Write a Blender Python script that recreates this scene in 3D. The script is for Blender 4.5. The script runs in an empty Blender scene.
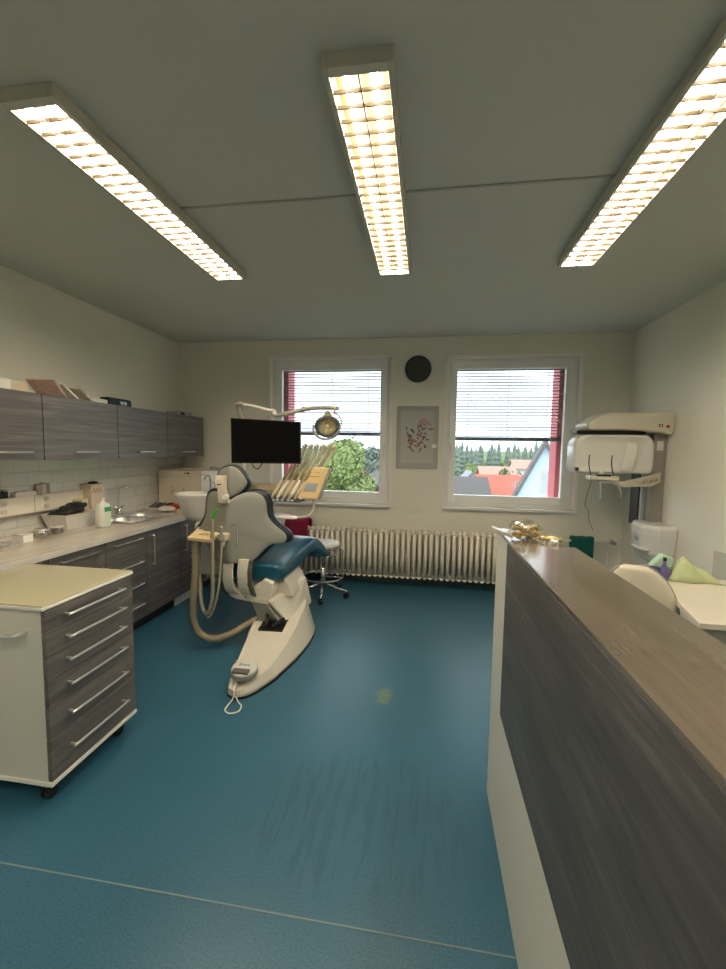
import bpy, bmesh, math, random
from mathutils import Vector, Matrix, Euler
PI = math.pi
rnd = random.Random(7)
COL = bpy.context.scene.collection
SC = bpy.context.scene

# ------------------------------------------------------------------ helpers
class MB:
    """collects shapes, becomes one mesh object"""
    def __init__(s): s.bm = bmesh.new()
    def box(s, x0, x1, y0, y1, z0, z1, rot=None, bev=0.0):
        g = bmesh.new()
        bmesh.ops.create_cube(g, size=1)
        c = Vector(((x0+x1)/2, (y0+y1)/2, (z0+z1)/2))
        for v in g.verts:
            v.co = Vector((v.co.x*(x1-x0), v.co.y*(y1-y0), v.co.z*(z1-z0)))
        if bev > 0:
            bmesh.ops.bevel(g, geom=list(g.edges), offset=bev, segments=2, affect='EDGES', profile=0.6)
        for v in g.verts:
            if rot: v.co = rot @ v.co
            v.co += c
        s._merge(g); return s
    def _merge(s, g, smooth=False):
        m = bpy.data.meshes.new('t')
        if smooth:
            for f in g.faces: f.smooth = True
        g.to_mesh(m); g.free(); s.bm.from_mesh(m); bpy.data.meshes.remove(m)
    def prism(s, poly, axis, a0, a1, bev=0.0, smooth=False):
        g = bmesh.new()
        def P(p, a):
            if axis == 'x': return (a, p[0], p[1])
            if axis == 'y': return (p[0], a, p[1])
            return (p[0], p[1], a)
        v0 = [g.verts.new(P(p, a0)) for p in poly]; v1 = [g.verts.new(P(p, a1)) for p in poly]
        n = len(poly)
        g.faces.new(v0); g.faces.new(v1[::-1])
        for i in range(n): g.faces.new((v0[i], v1[i], v1[(i+1) % n], v0[(i+1) % n]))
        bmesh.ops.recalc_face_normals(g, faces=g.faces)
        if bev > 0: bmesh.ops.bevel(g, geom=list(g.edges), offset=bev, segments=3, affect='EDGES', profile=0.5)
        s._merge(g, smooth); return s
    def loft(s, rings, caps=True, smooth=True, closed=True):
        g = bmesh.new(); R = [[g.verts.new(p) for p in r] for r in rings]; n = len(rings[0])
        for a, b in zip(R, R[1:]):
            for i in range(n if closed else n-1):
                g.faces.new((a[i], a[(i+1) % n], b[(i+1) % n], b[i]))
        if caps and closed:
            g.faces.new(R[0][::-1]); g.faces.new(R[-1])
        bmesh.ops.recalc_face_normals(g, faces=g.faces)
        if smooth:
            for f in g.faces:
                if len(f.verts) <= 4: f.smooth = True
        s._merge(g); return s
    def tube(s, pts, r, seg=10, closed=False, sub=1, ribs=None):
        P = [Vector(p) for p in pts]
        if sub > 1: P = spline(P, sub, closed)
        n = len(P); rings = []
        up = None
        for i, p in enumerate(P):
            a = P[(i-1) % n] if (closed or i > 0) else p
            b = P[(i+1) % n] if (closed or i < n-1) else p
            t = (b-a)
            if t.length < 1e-9: t = Vector((0, 0, 1))
            t.normalize()
            if up is None:
                up = Vector((0, 0, 1)) if abs(t.z) < .9 else Vector((1, 0, 0))
            u = (up - t*up.dot(t))
            if u.length < 1e-6: u = t.orthogonal()
            u.normalize(); up = u; w = t.cross(u)
            rr = r[i*(len(r)-1)//max(1, n-1)] if isinstance(r, (list, tuple)) else r
            if ribs: rr = rr*(1+ribs*(1 if i % 2 else -1))
            rings.append([p+u*rr*math.cos(2*PI*k/seg)+w*rr*math.sin(2*PI*k/seg) for k in range(seg)])
        if closed: rings.append(rings[0])
        s.loft(rings, caps=not closed); return s
    def cyl(s, p0, p1, r, r1=None, seg=20):
        r1 = r if r1 is None else r1
        p0, p1 = Vector(p0), Vector(p1); t = (p1-p0).normalized(); u = t.orthogonal().normalized(); w = t.cross(u)
        f = lambda p, q: [p+u*q*math.cos(2*PI*k/seg)+w*q*math.sin(2*PI*k/seg) for k in range(seg)]
        s.loft([f(p0, r), f(p1, r1)]); return s
    def lathe(s, prof, c=(0, 0, 0), seg=28, sx=1, sy=1, rot=None, caps=True):
        c = Vector(c); rings = []
        for r, z in prof:
            ring = []
            for k in range(seg):
                v = Vector((r*sx*math.cos(2*PI*k/seg), r*sy*math.sin(2*PI*k/seg), z))
                if rot: v = rot @ v
                ring.append(c+v)
            rings.append(ring)
        s.loft(rings, caps=caps); return s
    def ball(s, c, r, sc=(1, 1, 1), sub=2, noise=0, seed=0):
        g = bmesh.new(); bmesh.ops.create_icosphere(g, subdivisions=sub, radius=1)
        q = random.Random(seed)
        for v in g.verts:
            k = 1+(q.random()-.5)*noise
            v.co = Vector((v.co.x*r*sc[0]*k, v.co.y*r*sc[1]*k, v.co.z*r*sc[2]*k))+Vector(c)
        for f in g.faces: f.smooth = noise < .2
        s._merge(g); return s
    def quad(s, a, b, c, d):
        vs = [s.bm.verts.new(p) for p in (a, b, c, d)]; s.bm.faces.new(vs); return s
    def build(s, name, mat, parent=None, bev=0.0, subsurf=0, solid=0.0):
        off = origin(parent) if parent else Vector((0, 0, 0))
        m = bpy.data.meshes.new(name)
        for v in s.bm.verts: v.co -= off
        s.bm.to_mesh(m); s.bm.free()
        m.materials.append(mat)
        o = bpy.data.objects.new(name, m); COL.objects.link(o)
        if parent: o.parent = parent
        if solid:
            k = o.modifiers.new('Solid', 'SOLIDIFY'); k.thickness = solid; k.offset = 0
        if bev:
            k = o.modifiers.new('Bevel', 'BEVEL'); k.width = bev; k.segments = 2; k.limit_method = 'ANGLE'; k.angle_limit = .6
        if subsurf:
            k = o.modifiers.new('Sub', 'SUBSURF'); k.levels = subsurf; k.render_levels = subsurf
        return o

def spline(P, sub, closed=False):
    n = len(P); out = []
    rng = n if closed else n-1
    for i in range(rng):
        if closed: p0, p1, p2, p3 = P[(i-1) % n], P[i], P[(i+1) % n], P[(i+2) % n]
        else: p0, p1, p2, p3 = P[max(0, i-1)], P[i], P[i+1], P[min(n-1, i+2)]
        for k in range(sub):
            t = k/sub
            out.append(0.5*((2*p1)+(p2-p0)*t+(2*p0-5*p1+4*p2-p3)*t*t+(3*p1-p0-3*p2+p3)*t**3))
    if not closed: out.append(P[-1])
    return out

def origin(o):
    v = Vector((0, 0, 0))
    while o: v += o.location; o = o.parent
    return v

def thing(name, label, cat, loc=(0, 0, 0), group=None):
    o = bpy.data.objects.new(name, None); COL.objects.link(o); o.location = loc
    o.empty_display_size = .1
    o['label'] = label; o['category'] = cat
    if group: o['group'] = group
    return o

def tag(o, label, cat, group=None, kind=None):
    o['label'] = label; o['category'] = cat
    if group: o['group'] = group
    if kind: o['kind'] = kind
    return o

def single(mb, name, mat, base, label, cat, group=None, **kw):
    """thing that is one mesh, origin at its base"""
    m = MB(); m.bm.free(); m.bm = mb.bm
    e = bpy.data.objects.new('tmp', None); e.location = base
    o = mb.build(name, mat, None, **kw)
    for v in o.data.vertices: v.co -= Vector(base)
    o.location = base
    bpy.data.objects.remove(e)
    return tag(o, label, cat, group)

def struct(o): o['kind'] = 'structure'; return o

def copy_tree(o, parent=None):
    c = o.copy(); COL.objects.link(c)
    if parent: c.parent = parent
    for ch in [k for k in bpy.data.objects if k.parent == o]: copy_tree(ch, c)
    return c

# ------------------------------------------------------------------ materials
MATS = {}
def mat(name, rgb, rough=.5, metal=0., emit=None, es=0., alpha=None, trans=0., coat=0., bump=0., bscale=60, var=0., vscale=4):
    if name in MATS: return MATS[name]
    m = bpy.data.materials.new(name); m.use_nodes = True; nt = m.node_tree; b = nt.nodes['Principled BSDF']
    b.inputs['Base Color'].default_value = (*rgb, 1); b.inputs['Roughness'].default_value = rough
    b.inputs['Metallic'].default_value = metal
    b.inputs['Transmission Weight'].default_value = trans
    b.inputs['Coat Weight'].default_value = coat
    if emit: b.inputs['Emission Color'].default_value = (*emit, 1); b.inputs['Emission Strength'].default_value = es
    tc = nt.nodes.new('ShaderNodeTexCoord')
    if var:
        n = nt.nodes.new('ShaderNodeTexNoise'); n.inputs['Scale'].default_value = vscale; n.inputs['Detail'].default_value = 4
        nt.links.new(tc.outputs['Object'], n.inputs['Vector'])
        mx = nt.nodes.new('ShaderNodeMix'); mx.data_type = 'RGBA'
        mx.inputs[6].default_value = (*[c*(1-var) for c in rgb], 1); mx.inputs[7].default_value = (*[min(1, c*(1+var)) for c in rgb], 1)
        nt.links.new(n.outputs['Fac'], mx.inputs[0]); nt.links.new(mx.outputs[2], b.inputs['Base Color'])
    if bump:
        n = nt.nodes.new('ShaderNodeTexNoise'); n.inputs['Scale'].default_value = bscale; n.inputs['Detail'].default_value = 3
        nt.links.new(tc.outputs['Object'], n.inputs['Vector'])
        bp = nt.nodes.new('ShaderNodeBump'); bp.inputs['Strength'].default_value = bump; bp.inputs['Distance'].default_value = .01
        nt.links.new(n.outputs['Fac'], bp.inputs['Height']); nt.links.new(bp.outputs['Normal'], b.inputs['Normal'])
    MATS[name] = m; return m

def wood(name, stops, rough=.45, grain=(14, .7, 14), axis_y=True, bump=.05, coat=0):
    """laminate: streaks run along the world Y axis"""
    m = bpy.data.materials.new(name); m.use_nodes = True; nt = m.node_tree; b = nt.nodes['Principled BSDF']
    b.inputs['Roughness'].default_value = rough; b.inputs['Coat Weight'].default_value = coat
    g = nt.nodes.new('ShaderNodeNewGeometry')
    def noise(scale, det, dist, rgh=.6):
        mp = nt.nodes.new('ShaderNodeMapping'); mp.inputs['Scale'].default_value = scale
        nt.links.new(g.outputs['Position'], mp.inputs['Vector'])
        n = nt.nodes.new('ShaderNodeTexNoise'); n.inputs['Scale'].default_value = 1; n.inputs['Detail'].default_value = det
        n.inputs['Roughness'].default_value = rgh; n.inputs['Distortion'].default_value = dist
        nt.links.new(mp.outputs['Vector'], n.inputs['Vector']); return n
    a = noise(grain, 6, .6, .65)
    c = noise((grain[0]*7, grain[1]*3, grain[2]*7), 4, .2)
    mx = nt.nodes.new('ShaderNodeMix'); mx.data_type = 'FLOAT'; mx.inputs[0].default_value = .4
    nt.links.new(a.outputs['Fac'], mx.inputs[2]); nt.links.new(c.outputs['Fac'], mx.inputs[3])
    r = nt.nodes.new('ShaderNodeValToRGB'); e = r.color_ramp.elements
    e[0].position = stops[0][0]; e[0].color = (*stops[0][1], 1); e[1].position = stops[-1][0]; e[1].color = (*stops[-1][1], 1)
    for p, cc in stops[1:-1]:
        q = e.new(p); q.color = (*cc, 1)
    nt.links.new(mx.outputs[0], r.inputs['Fac']); nt.links.new(r.outputs['Color'], b.inputs['Base Color'])
    bp = nt.nodes.new('ShaderNodeBump'); bp.inputs['Strength'].default_value = bump; bp.inputs['Distance'].default_value = .003
    nt.links.new(mx.outputs[0], bp.inputs['Height']); nt.links.new(bp.outputs['Normal'], b.inputs['Normal'])
    MATS[name] = m; return m

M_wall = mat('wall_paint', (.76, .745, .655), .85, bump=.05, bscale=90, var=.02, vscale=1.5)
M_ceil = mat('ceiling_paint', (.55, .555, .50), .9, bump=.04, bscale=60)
M_white = mat('white_laminate', (.60, .60, .54), .4)
M_whiteg = mat('white_gloss', (.84, .84, .80), .22, coat=.3)
M_cream = mat('cream_plastic', (.58, .51, .38), .4)
M_beige = mat('beige_enamel', (.55, .49, .40), .4)
M_grayshell = mat('grey_shell', (.275, .28, .245), .42)
M_chairwhite = mat('unit_white', (.64, .61, .52), .3, coat=.2)
M_cable = mat('hose_grey', (.30, .27, .20), .5)
M_teal = mat('teal_upholstery', (.012, .085, .14), .28, coat=.3)
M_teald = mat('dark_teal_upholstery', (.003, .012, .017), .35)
M_black = mat('black_plastic', (.012, .012, .013), .4)
M_screen = mat('screen_black', (.0025, .0025, .003), .3)
M_chrome = mat('chrome', (.75, .75, .74), .16, metal=1)
M_steel = mat('brushed_steel', (.86, .85, .82), .36, metal=1)
M_grayp = mat('grey_plastic', (.28, .28, .27), .5)
M_yellow = mat('amber_plastic', (.75, .50, .16), .35)
M_inst = mat('instrument_metal', (.62, .50, .30), .28, metal=.75)
M_red = mat('red_fabric', (.25, .008, .045), .9, bump=.3, bscale=200)
M_greent = mat('green_towel', (.008, .11, .085), .95, bump=.3, bscale=200)
M_wgray = wood('grey_oak_front', [(.30, (.058, .053, .050)), (.5, (.120, .112, .105)), (.72, (.23, .218, .205))], .42, (26, 1.3, 26))
M_panel = wood('anthracite_oak', [(.32, (.042, .041, .041)), (.48, (.068, .065, .064)), (.58, (.095, .091, .089)), (.72, (.20, .195, .19))], .5, (12, 1.6, 12), bump=.12)
M_counter = wood('brown_oak_top', [(.3, (.105, .085, .062)), (.5, (.15, .124, .094)), (.74, (.22, .185, .145))], .2, (16, .9, 16), bump=.06, coat=.8)
M_counter.node_tree.nodes['Principled BSDF'].inputs['Coat Roughness'].default_value = .12
M_work = wood('light_oak_top', [(.3, (.46, .40, .32)), (.5, (.60, .54, .46)), (.75, (.74, .69, .61))], .22, (14, .9, 14), bump=.05, coat=.3)
M_tube = mat('lamp_tube', (1, .9, .7), .5, emit=(1, .87, .68), es=66)
M_refl = mat('lamp_reflector', (.075, .050, .020), .5)
M_lampref = mat('lamp_mirror', (.92, .82, .60), .22, metal=1)
M_louv = mat('lamp_louvre', (.055, .040, .020), .6)
M_lhouse = mat('lamp_housing', (.52, .50, .42), .6)

def floor_mat():
    m = bpy.data.materials.new('teal_linoleum'); m.use_nodes = True; nt = m.node_tree; b = nt.nodes['Principled BSDF']
    g = nt.nodes.new('ShaderNodeNewGeometry')
    n = nt.nodes.new('ShaderNodeTexNoise'); n.inputs['Scale'].default_value = 160; n.inputs['Detail'].default_value = 4
    n2 = nt.nodes.new('ShaderNodeTexNoise'); n2.inputs['Scale'].default_value = 1.3; n2.inputs['Detail'].default_value = 5
    for k in (n, n2): nt.links.new(g.outputs['Position'], k.inputs['Vector'])
    r = nt.nodes.new('ShaderNodeValToRGB'); e = r.color_ramp.elements
    e[0].position = .35; e[0].color = (.020, .090, .142, 1); e[1].position = .65; e[1].color = (.040, .145, .220, 1)
    nt.links.new(n.outputs['Fac'], r.inputs['Fac'])
    mx = nt.nodes.new('ShaderNodeMix'); mx.data_type = 'RGBA'; mx.blend_type = 'MULTIPLY'; mx.inputs[0].default_value = .35
    r2 = nt.nodes.new('ShaderNodeValToRGB'); r2.color_ramp.elements[0].position = .35; r2.color_ramp.elements[0].color = (.6, .6, .6, 1); r2.color_ramp.elements[1].position = .62
    nt.links.new(n2.outputs['Fac'], r2.inputs['Fac']); nt.links.new(r.outputs['Color'], mx.inputs[6]); nt.links.new(r2.outputs['Color'], mx.inputs[7])
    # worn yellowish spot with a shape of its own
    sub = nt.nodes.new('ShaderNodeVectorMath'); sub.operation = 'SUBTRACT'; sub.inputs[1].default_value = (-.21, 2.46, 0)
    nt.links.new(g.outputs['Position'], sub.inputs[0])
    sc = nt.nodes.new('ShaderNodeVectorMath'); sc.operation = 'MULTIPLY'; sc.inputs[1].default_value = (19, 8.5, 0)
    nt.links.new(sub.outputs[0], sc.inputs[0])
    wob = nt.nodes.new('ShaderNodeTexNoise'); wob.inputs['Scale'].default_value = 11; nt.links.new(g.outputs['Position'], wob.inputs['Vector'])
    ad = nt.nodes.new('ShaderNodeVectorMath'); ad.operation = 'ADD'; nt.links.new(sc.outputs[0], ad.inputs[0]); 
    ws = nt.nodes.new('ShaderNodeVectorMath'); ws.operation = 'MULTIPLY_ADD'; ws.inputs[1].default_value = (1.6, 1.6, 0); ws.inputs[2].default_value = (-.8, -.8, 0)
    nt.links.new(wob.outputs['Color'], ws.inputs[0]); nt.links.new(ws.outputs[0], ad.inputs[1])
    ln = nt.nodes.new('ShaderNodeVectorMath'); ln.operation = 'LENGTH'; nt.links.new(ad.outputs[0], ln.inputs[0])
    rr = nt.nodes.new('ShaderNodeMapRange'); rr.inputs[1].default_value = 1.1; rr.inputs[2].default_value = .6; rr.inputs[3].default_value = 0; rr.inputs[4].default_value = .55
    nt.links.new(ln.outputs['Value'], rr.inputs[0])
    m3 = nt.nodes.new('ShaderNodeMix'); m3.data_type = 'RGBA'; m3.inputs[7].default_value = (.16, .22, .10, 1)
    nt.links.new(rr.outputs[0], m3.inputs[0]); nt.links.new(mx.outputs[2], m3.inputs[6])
    
    # drying wipe marks: curved streaks on the floor in front of the chair, they only change the gloss and tint a little
    mp = nt.nodes.new('ShaderNodeMapping'); mp.inputs['Scale'].default_value = (30, 3.2, 1); mp.inputs['Rotation'].default_value = (0, 0, .12)
    nt.links.new(g.outputs['Position'], mp.inputs['Vector'])
    st = nt.nodes.new('ShaderNodeTexNoise'); st.inputs['Scale'].default_value = 1; st.inputs['Detail'].default_value = 5; st.inputs['Distortion'].default_value = .8
    nt.links.new(mp.outputs[0], st.inputs['Vector'])
    s2 = nt.nodes.new('ShaderNodeVectorMath'); s2.operation = 'SUBTRACT'; s2.inputs[1].default_value = (-.25, 1.6, 0); nt.links.new(g.outputs['Position'], s2.inputs[0])
    s3 = nt.nodes.new('ShaderNodeVectorMath'); s3.operation = 'MULTIPLY'; s3.inputs[1].default_value = (1.9, 2.6, 0); nt.links.new(s2.outputs[0], s3.inputs[0])
    l2 = nt.nodes.new('ShaderNodeVectorMath'); l2.operation = 'LENGTH'; nt.links.new(s3.outputs[0], l2.inputs[0])
    r3 = nt.nodes.new('ShaderNodeMapRange'); r3.inputs[1].default_value = 1.0; r3.inputs[2].default_value = .7; nt.links.new(l2.outputs['Value'], r3.inputs[0])
    r4 = nt.nodes.new('ShaderNodeMapRange'); r4.inputs[1].default_value = .5; r4.inputs[2].default_value = .56; nt.links.new(st.outputs['Fac'], r4.inputs[0])
    mm = nt.nodes.new('ShaderNodeMath'); mm.operation = 'MULTIPLY'; nt.links.new(r3.outputs[0], mm.inputs[0]); nt.links.new(r4.outputs[0], mm.inputs[1])
    r5 = nt.nodes.new('ShaderNodeMapRange'); r5.inputs[3].default_value = .36; r5.inputs[4].default_value = .62; nt.links.new(mm.outputs[0], r5.inputs[0])
    nt.links.new(r5.outputs[0], b.inputs['Roughness'])
    m6 = nt.nodes.new('ShaderNodeMix'); m6.data_type = 'RGBA'; m6.blend_type = 'MULTIPLY'; m6.inputs[7].default_value = (.80, .84, .86, 1)
    nt.links.new(mm.outputs[0], m6.inputs[0]); nt.links.new(m3.outputs[2], m6.inputs[6]); nt.links.new(m6.outputs[2], b.inputs['Base Color'])
    bp = nt.nodes.new('ShaderNodeBump'); bp.inputs['Strength'].default_value = .10; bp.inputs['Distance'].default_value = .004
    nt.links.new(n.outputs['Fac'], bp.inputs['Height']); nt.links.new(bp.outputs['Normal'], b.inputs['Normal'])
    return m
M_floor = floor_mat()

def tile_mat():
    m = bpy.data.materials.new('white_wall_tile'); m.use_nodes = True; nt = m.node_tree; b = nt.nodes['Principled BSDF']
    g = nt.nodes.new('ShaderNodeNewGeometry'); sp = nt.nodes.new('ShaderNodeSeparateXYZ'); cb = nt.nodes.new('ShaderNodeCombineXYZ')
    nt.links.new(g.outputs['Position'], sp.inputs[0]); nt.links.new(sp.outputs['Y'], cb.inputs['X']); nt.links.new(sp.outputs['Z'], cb.inputs['Y'])
    br = nt.nodes.new('ShaderNodeTexBrick'); br.offset = .5; br.inputs['Scale'].default_value = 1
    br.inputs['Brick Width'].default_value = .20; br.inputs['Row Height'].default_value = .10; br.inputs['Mortar Size'].default_value = .0022
    br.inputs['Color1'].default_value = (.56, .56, .52, 1); br.inputs['Color2'].default_value = (.60, .60, .55, 1); br.inputs['Mortar'].default_value = (.45, .44, .40, 1)
    nt.links.new(cb.outputs[0], br.inputs['Vector']); nt.links.new(br.outputs['Color'], b.inputs['Base Color'])
    b.inputs['Roughness'].default_value = .12
    bp = nt.nodes.new('ShaderNodeBump'); bp.invert = True; bp.inputs['Strength'].default_value = .6; bp.inputs['Distance'].default_value = .004
    nt.links.new(br.outputs['Fac'], bp.inputs['Height']); nt.links.new(bp.outputs['Normal'], b.inputs['Normal'])
    return m
M_tile = tile_mat()

def glass_mat(name='window_glass', tint=(1, 1, 1), rough=0.0, fac=.06):
    m = bpy.data.materials.new(name); m.use_nodes = True; nt = m.node_tree
    for n in list(nt.nodes):
        if n.type == 'BSDF_PRINCIPLED': nt.nodes.remove(n)
    out = [n for n in nt.nodes if n.type == 'OUTPUT_MATERIAL'][0]
    t = nt.nodes.new('ShaderNodeBsdfTransparent'); t.inputs[0].default_value = (*tint, 1)
    gl = nt.nodes.new('ShaderNodeBsdfGlossy'); gl.inputs['Roughness'].default_value = rough
    mx = nt.nodes.new('ShaderNodeMixShader'); mx.inputs[0].default_value = fac
    nt.links.new(t.outputs[0], mx.inputs[1]); nt.links.new(gl.outputs[0], mx.inputs[2]); nt.links.new(mx.outputs[0], out.inputs[0])
    return m
M_glass = glass_mat(tint=(.96, .98, .97))
M_clear = glass_mat('clear_glass_ware', (.86, .86, .82), .05, .25)

# ------------------------------------------------------------------ room
XL, XR, YB, YF, CZ = -2.93, 2.045, 4.70, -3.0, 2.73
struct(MB().box(XL-.1, XR+.1, YF-.1, YB, -.1, 0).build('floor', M_floor))
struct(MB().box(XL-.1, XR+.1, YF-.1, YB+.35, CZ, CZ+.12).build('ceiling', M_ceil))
struct(MB().box(XL-.12, XL, YF-.1, YB, 0, CZ).build('wall_left', M_wall))
struct(MB().box(XR, XR+.12, YF-.1, YB, 0, CZ).build('wall_right', M_wall))
struct(MB().box(XL-.12, XR+.12, YF-.12, YF, 0, CZ).build('wall_front', M_wall))
W1 = (-1.795, -.407, .86, 2.520)
W2 = (.200, 1.560, .865, 2.505)
wb = MB()
YO = YB+.40
for x0, x1, z0, z1 in ((XL-.12, W1[0], 0, CZ), (W1[1], W2[0], 0, CZ), (W2[1], XR+.12, 0, CZ), (W1[0], W1[1], 0, W1[2]), (W1[0], W1[1], W1[3], CZ), (W2[0], W2[1], 0, W2[2]), (W2[0], W2[1], W2[3], CZ)):
    wb.box(x0, x1, YB, YO, z0, z1)
struct(wb.build('wall_back', M_wall))
struct(MB().box(-2.25, XR, YB-.018, YB, 0, .07).build('baseboard_back', mat('dark_baseboard', (.045, .075, .085), .5)))
struct(MB().box(XR-.015, XR, YF, YB-.018, 0, .07).build('baseboard_right', MATS['dark_baseboard']))
# welded seam of the floor covering, raised bead
struct(MB().box(XL, XR, 1.187, 1.192, 0, .0012).build('trim_1', mat('floor_seam', (.16, .22, .22), .6)))
# cable duct on the ceiling, in the two gaps between the lamps
M_duct = mat('duct_plastic', (.42, .41, .37), .7)
struct(MB().box(-1.287, -.359, 2.10, 2.115, CZ-.007, CZ, bev=.002).build('trim_2', M_duct))
struct(MB().box(-.131, .792, 2.10, 2.115, CZ-.007, CZ, bev=.002).build('trim_3', M_duct))
# tiled splash-back behind the worktop
struct(MB().box(XL, XL+.012, 1.0, YB, .85, 1.40).build('trim_4', M_tile))

M_frame = mat('window_pvc', (.86, .86, .83), .35)
M_casing = mat('reveal_paint', (.88, .83, .80), .6)
M_redrev = mat('red_outer_reveal', (.66, .15, .18), .7)
def window(n, W, gl):
    x0, x1, z0, z1 = W; gx0, gx1, gz0, gz1 = gl
    root = bpy.data.objects.new('window_%d' % n, None); COL.objects.link(root); root.location = ((x0+x1)/2, YB, z0); struct(root)
    # thin plaster bead around the opening + lining of the inner reveal
    c = MB(); t = .022
    c.box(x0-t, x0+.004, YB-.008, YB+.10, z0+.03, z1+t); c.box(x1-.004, x1+t, YB-.008, YB+.10, z0+.03, z1+t)
    c.box(x0-t, x1+t, YB-.008, YB+.10, z1-.004, z1+t)
    c.build('reveal_lining', M_casing, root, bev=.002)
    yf0, yf1 = YB+.075, YB+.145
    f = MB(); w = .05
    f.box(x0, x0+w, yf0, yf1, z0+.03, z1); f.box(x1-w, x1, yf0, yf1, z0+.03, z1); f.box(x0+w, x1-w, yf0, yf1, z1-w, z1); f.box(x0+w, x1-w, yf0, yf1, z0+.03, z0+.03+w)
    f.build('window_frame', M_frame, root, bev=.004)
    s = MB(); a, b, d, e = x0+w-.01, x1-w+.01, z0+.03+w-.01, z1-w+.01
    ys0, ys1 = YB+.055, YB+.12
    s.box(a, gx0, ys0, ys1, d, e); s.box(gx1, b, ys0, ys1, d, e); s.box(gx0, gx1, ys0, ys1, d, gz0); s.box(gx0, gx1, ys0, ys1, gz1, e)
    sa = s.build('sash', M_frame, root, bev=.005)
    MB().box(gx0, gx1, YB+.095, YB+.101, gz0, gz1).build('glass_pane', M_glass, sa)
    # handle
    hx = gx0-.045 if n == 2 else gx1+.045
    h = MB().box(hx-.014, hx+.014, ys0-.014, ys0, 1.50, 1.58, bev=.003); h.box(hx-.009, hx+.009, ys0-.045, ys0-.012, 1.53, 1.55, bev=.002); h.box(hx-.011, hx+.011, ys0-.052, ys0-.036, 1.43, 1.555, bev=.003)
    h.build('window_handle', M_whiteg, sa)
    MB().box(x0-.015, x1+.02, YB-.045, YB+.08, z0, z0+.03, bev=.006).build('window_sill', M_whiteg, root)
    r = MB()
    r.box(x0-.0, -1.652, YB+.20, YO+.05, z0+.05, z1) if n == 1 else r.box(1.408, x1, YB+.20, YO+.05, z0+.05, z1)
    r.build('outer_reveal_panel', M_redrev, root)
    MB().box(x0, x1, YB+.15, YO+.06, z0+.0, z0+.045).build('outer_sill', M_frame, root)
    return root
G1 = (-1.680, -.528, 1.020, 2.405)
G2 = (.312, 1.432, 1.020, 2.395)
window(1, W1, G1); window(2, W2, G2)
def blind(G, zb, label):
    x0, x1, z0, z1 = G
    t = thing('venetian_blind', label, 'blind', ((x0+x1)/2, YB+.17, zb), 'blinds half lowered in the two windows')
    M_slat = mat('blind_slat', (.22, .23, .24), .5); y = YB+.17
    MB().box(x0-.02, x1+.02, y-.02, y+.02, z1-.003, z1+.03).build('head_rail', M_grayp, t)
    s = MB(); n = 22
    for i in range(n):
        z = zb+.03+(z1-.03-zb-.03)*i/(n-1)+rnd.uniform(-.002, .002)
        s.box(x0-.01, x1+.01, y-.0125, y+.0125, z-.0011, z+.0011, rot=Matrix.Rotation(math.radians(-16+rnd.uniform(-5, 5)), 3, 'X'))
    s.build('slats', M_slat, t)
    MB().box(x0-.01, x1+.01, y-.016, y+.016, zb-.020, zb+.020, bev=.003).build('bottom_rail', mat('blind_rail', (.16, .16, .16), .5), t)
    for q in (.12, .5, .87):
        x = x0+(x1-x0)*q
        MB().box(x-.0018, x+.0018, y-.017, y-.0145, zb, z1).build('ladder_cord', M_grayp, t)
    return t
blind(G1, 1.685, 'grey slatted blind half lowered in the left window behind the exam lamp')
blind(G2, 1.645, 'grey slatted blind half lowered in the right window beside the x-ray machine')

# ------------------------------------------------------------------ ceiling lamps
def ceiling_light(x0, x1, y0, y1, label):
    zb = CZ-.050; rim = .019; re = .035; cx = (x0+x1)/2
    t = thing('ceiling_light', label, 'ceiling light', (cx, (y0+y1)/2, CZ), 'louvred ceiling lights')
    h = MB()
    h.box(x0, x0+rim, y0, y1, zb, CZ-.001); h.box(x1-rim, x1, y0, y1, zb, CZ-.001)
    h.box(x0+rim, x1-rim, y0, y0+re, zb, CZ-.001); h.box(x0+rim, x1-rim, y1-re*.6, y1, zb, CZ-.001); h.box(x0+rim, x1-rim, y0+re, y1-re*.6, CZ-.006, CZ-.001)
    h.build('housing', M_lhouse, t, bev=.003)
    a, b, c, d = x0+rim, x1-rim, y0+re, y1-re*.6
    r = MB()
    r.quad((a, c, CZ-.008), (b, c, CZ-.008), (b, d, CZ-.008), (a, d, CZ-.008))
    r.quad((a+.001, c, zb+.004), (a+.001, d, zb+.004), (a+.008, d, CZ-.008), (a+.008, c, CZ-.008))
    r.quad((b-.001, c, zb+.004), (b-.001, d, zb+.004), (b-.008, d, CZ-.008), (b-.008, c, CZ-.008))
    r.build('reflector', M_refl, t)
    for sx in (-1, 1):
        tx = cx+sx*.045
        tb = MB().cyl((tx, c+.012, CZ-.026), (tx, d-.012, CZ-.026), .012, seg=14).build('lamp_tube', M_tube, t)
    l = MB(); n = 24
    l.prism([(cx-.0022, zb+.0005), (cx+.0022, zb+.0005), (cx+.003, zb+.018), (cx-.003, zb+.018)], 'y', c, d)
    for i in range(1, n):
        y = c+(d-c)*i/n
        l.prism([(y-.0022, zb+.0005), (y+.0022, zb+.0005), (y+.006, zb+.0105), (y-.006, zb+.0105)], 'x', a, b)
    l.build('louvre', M_louv, t)
    return t
ceiling_light(-1.510, -1.288, 1.352, 2.905, 'lit louvred ceiling light on the left, above the cabinets side')
ceiling_light(-.358, -.132, 1.372, 2.945, 'lit louvred ceiling light in the middle of the ceiling')
ceiling_light(.793, 1.020, 1.36, 2.945, 'lit louvred ceiling light on the right, above the reception counter')

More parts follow.
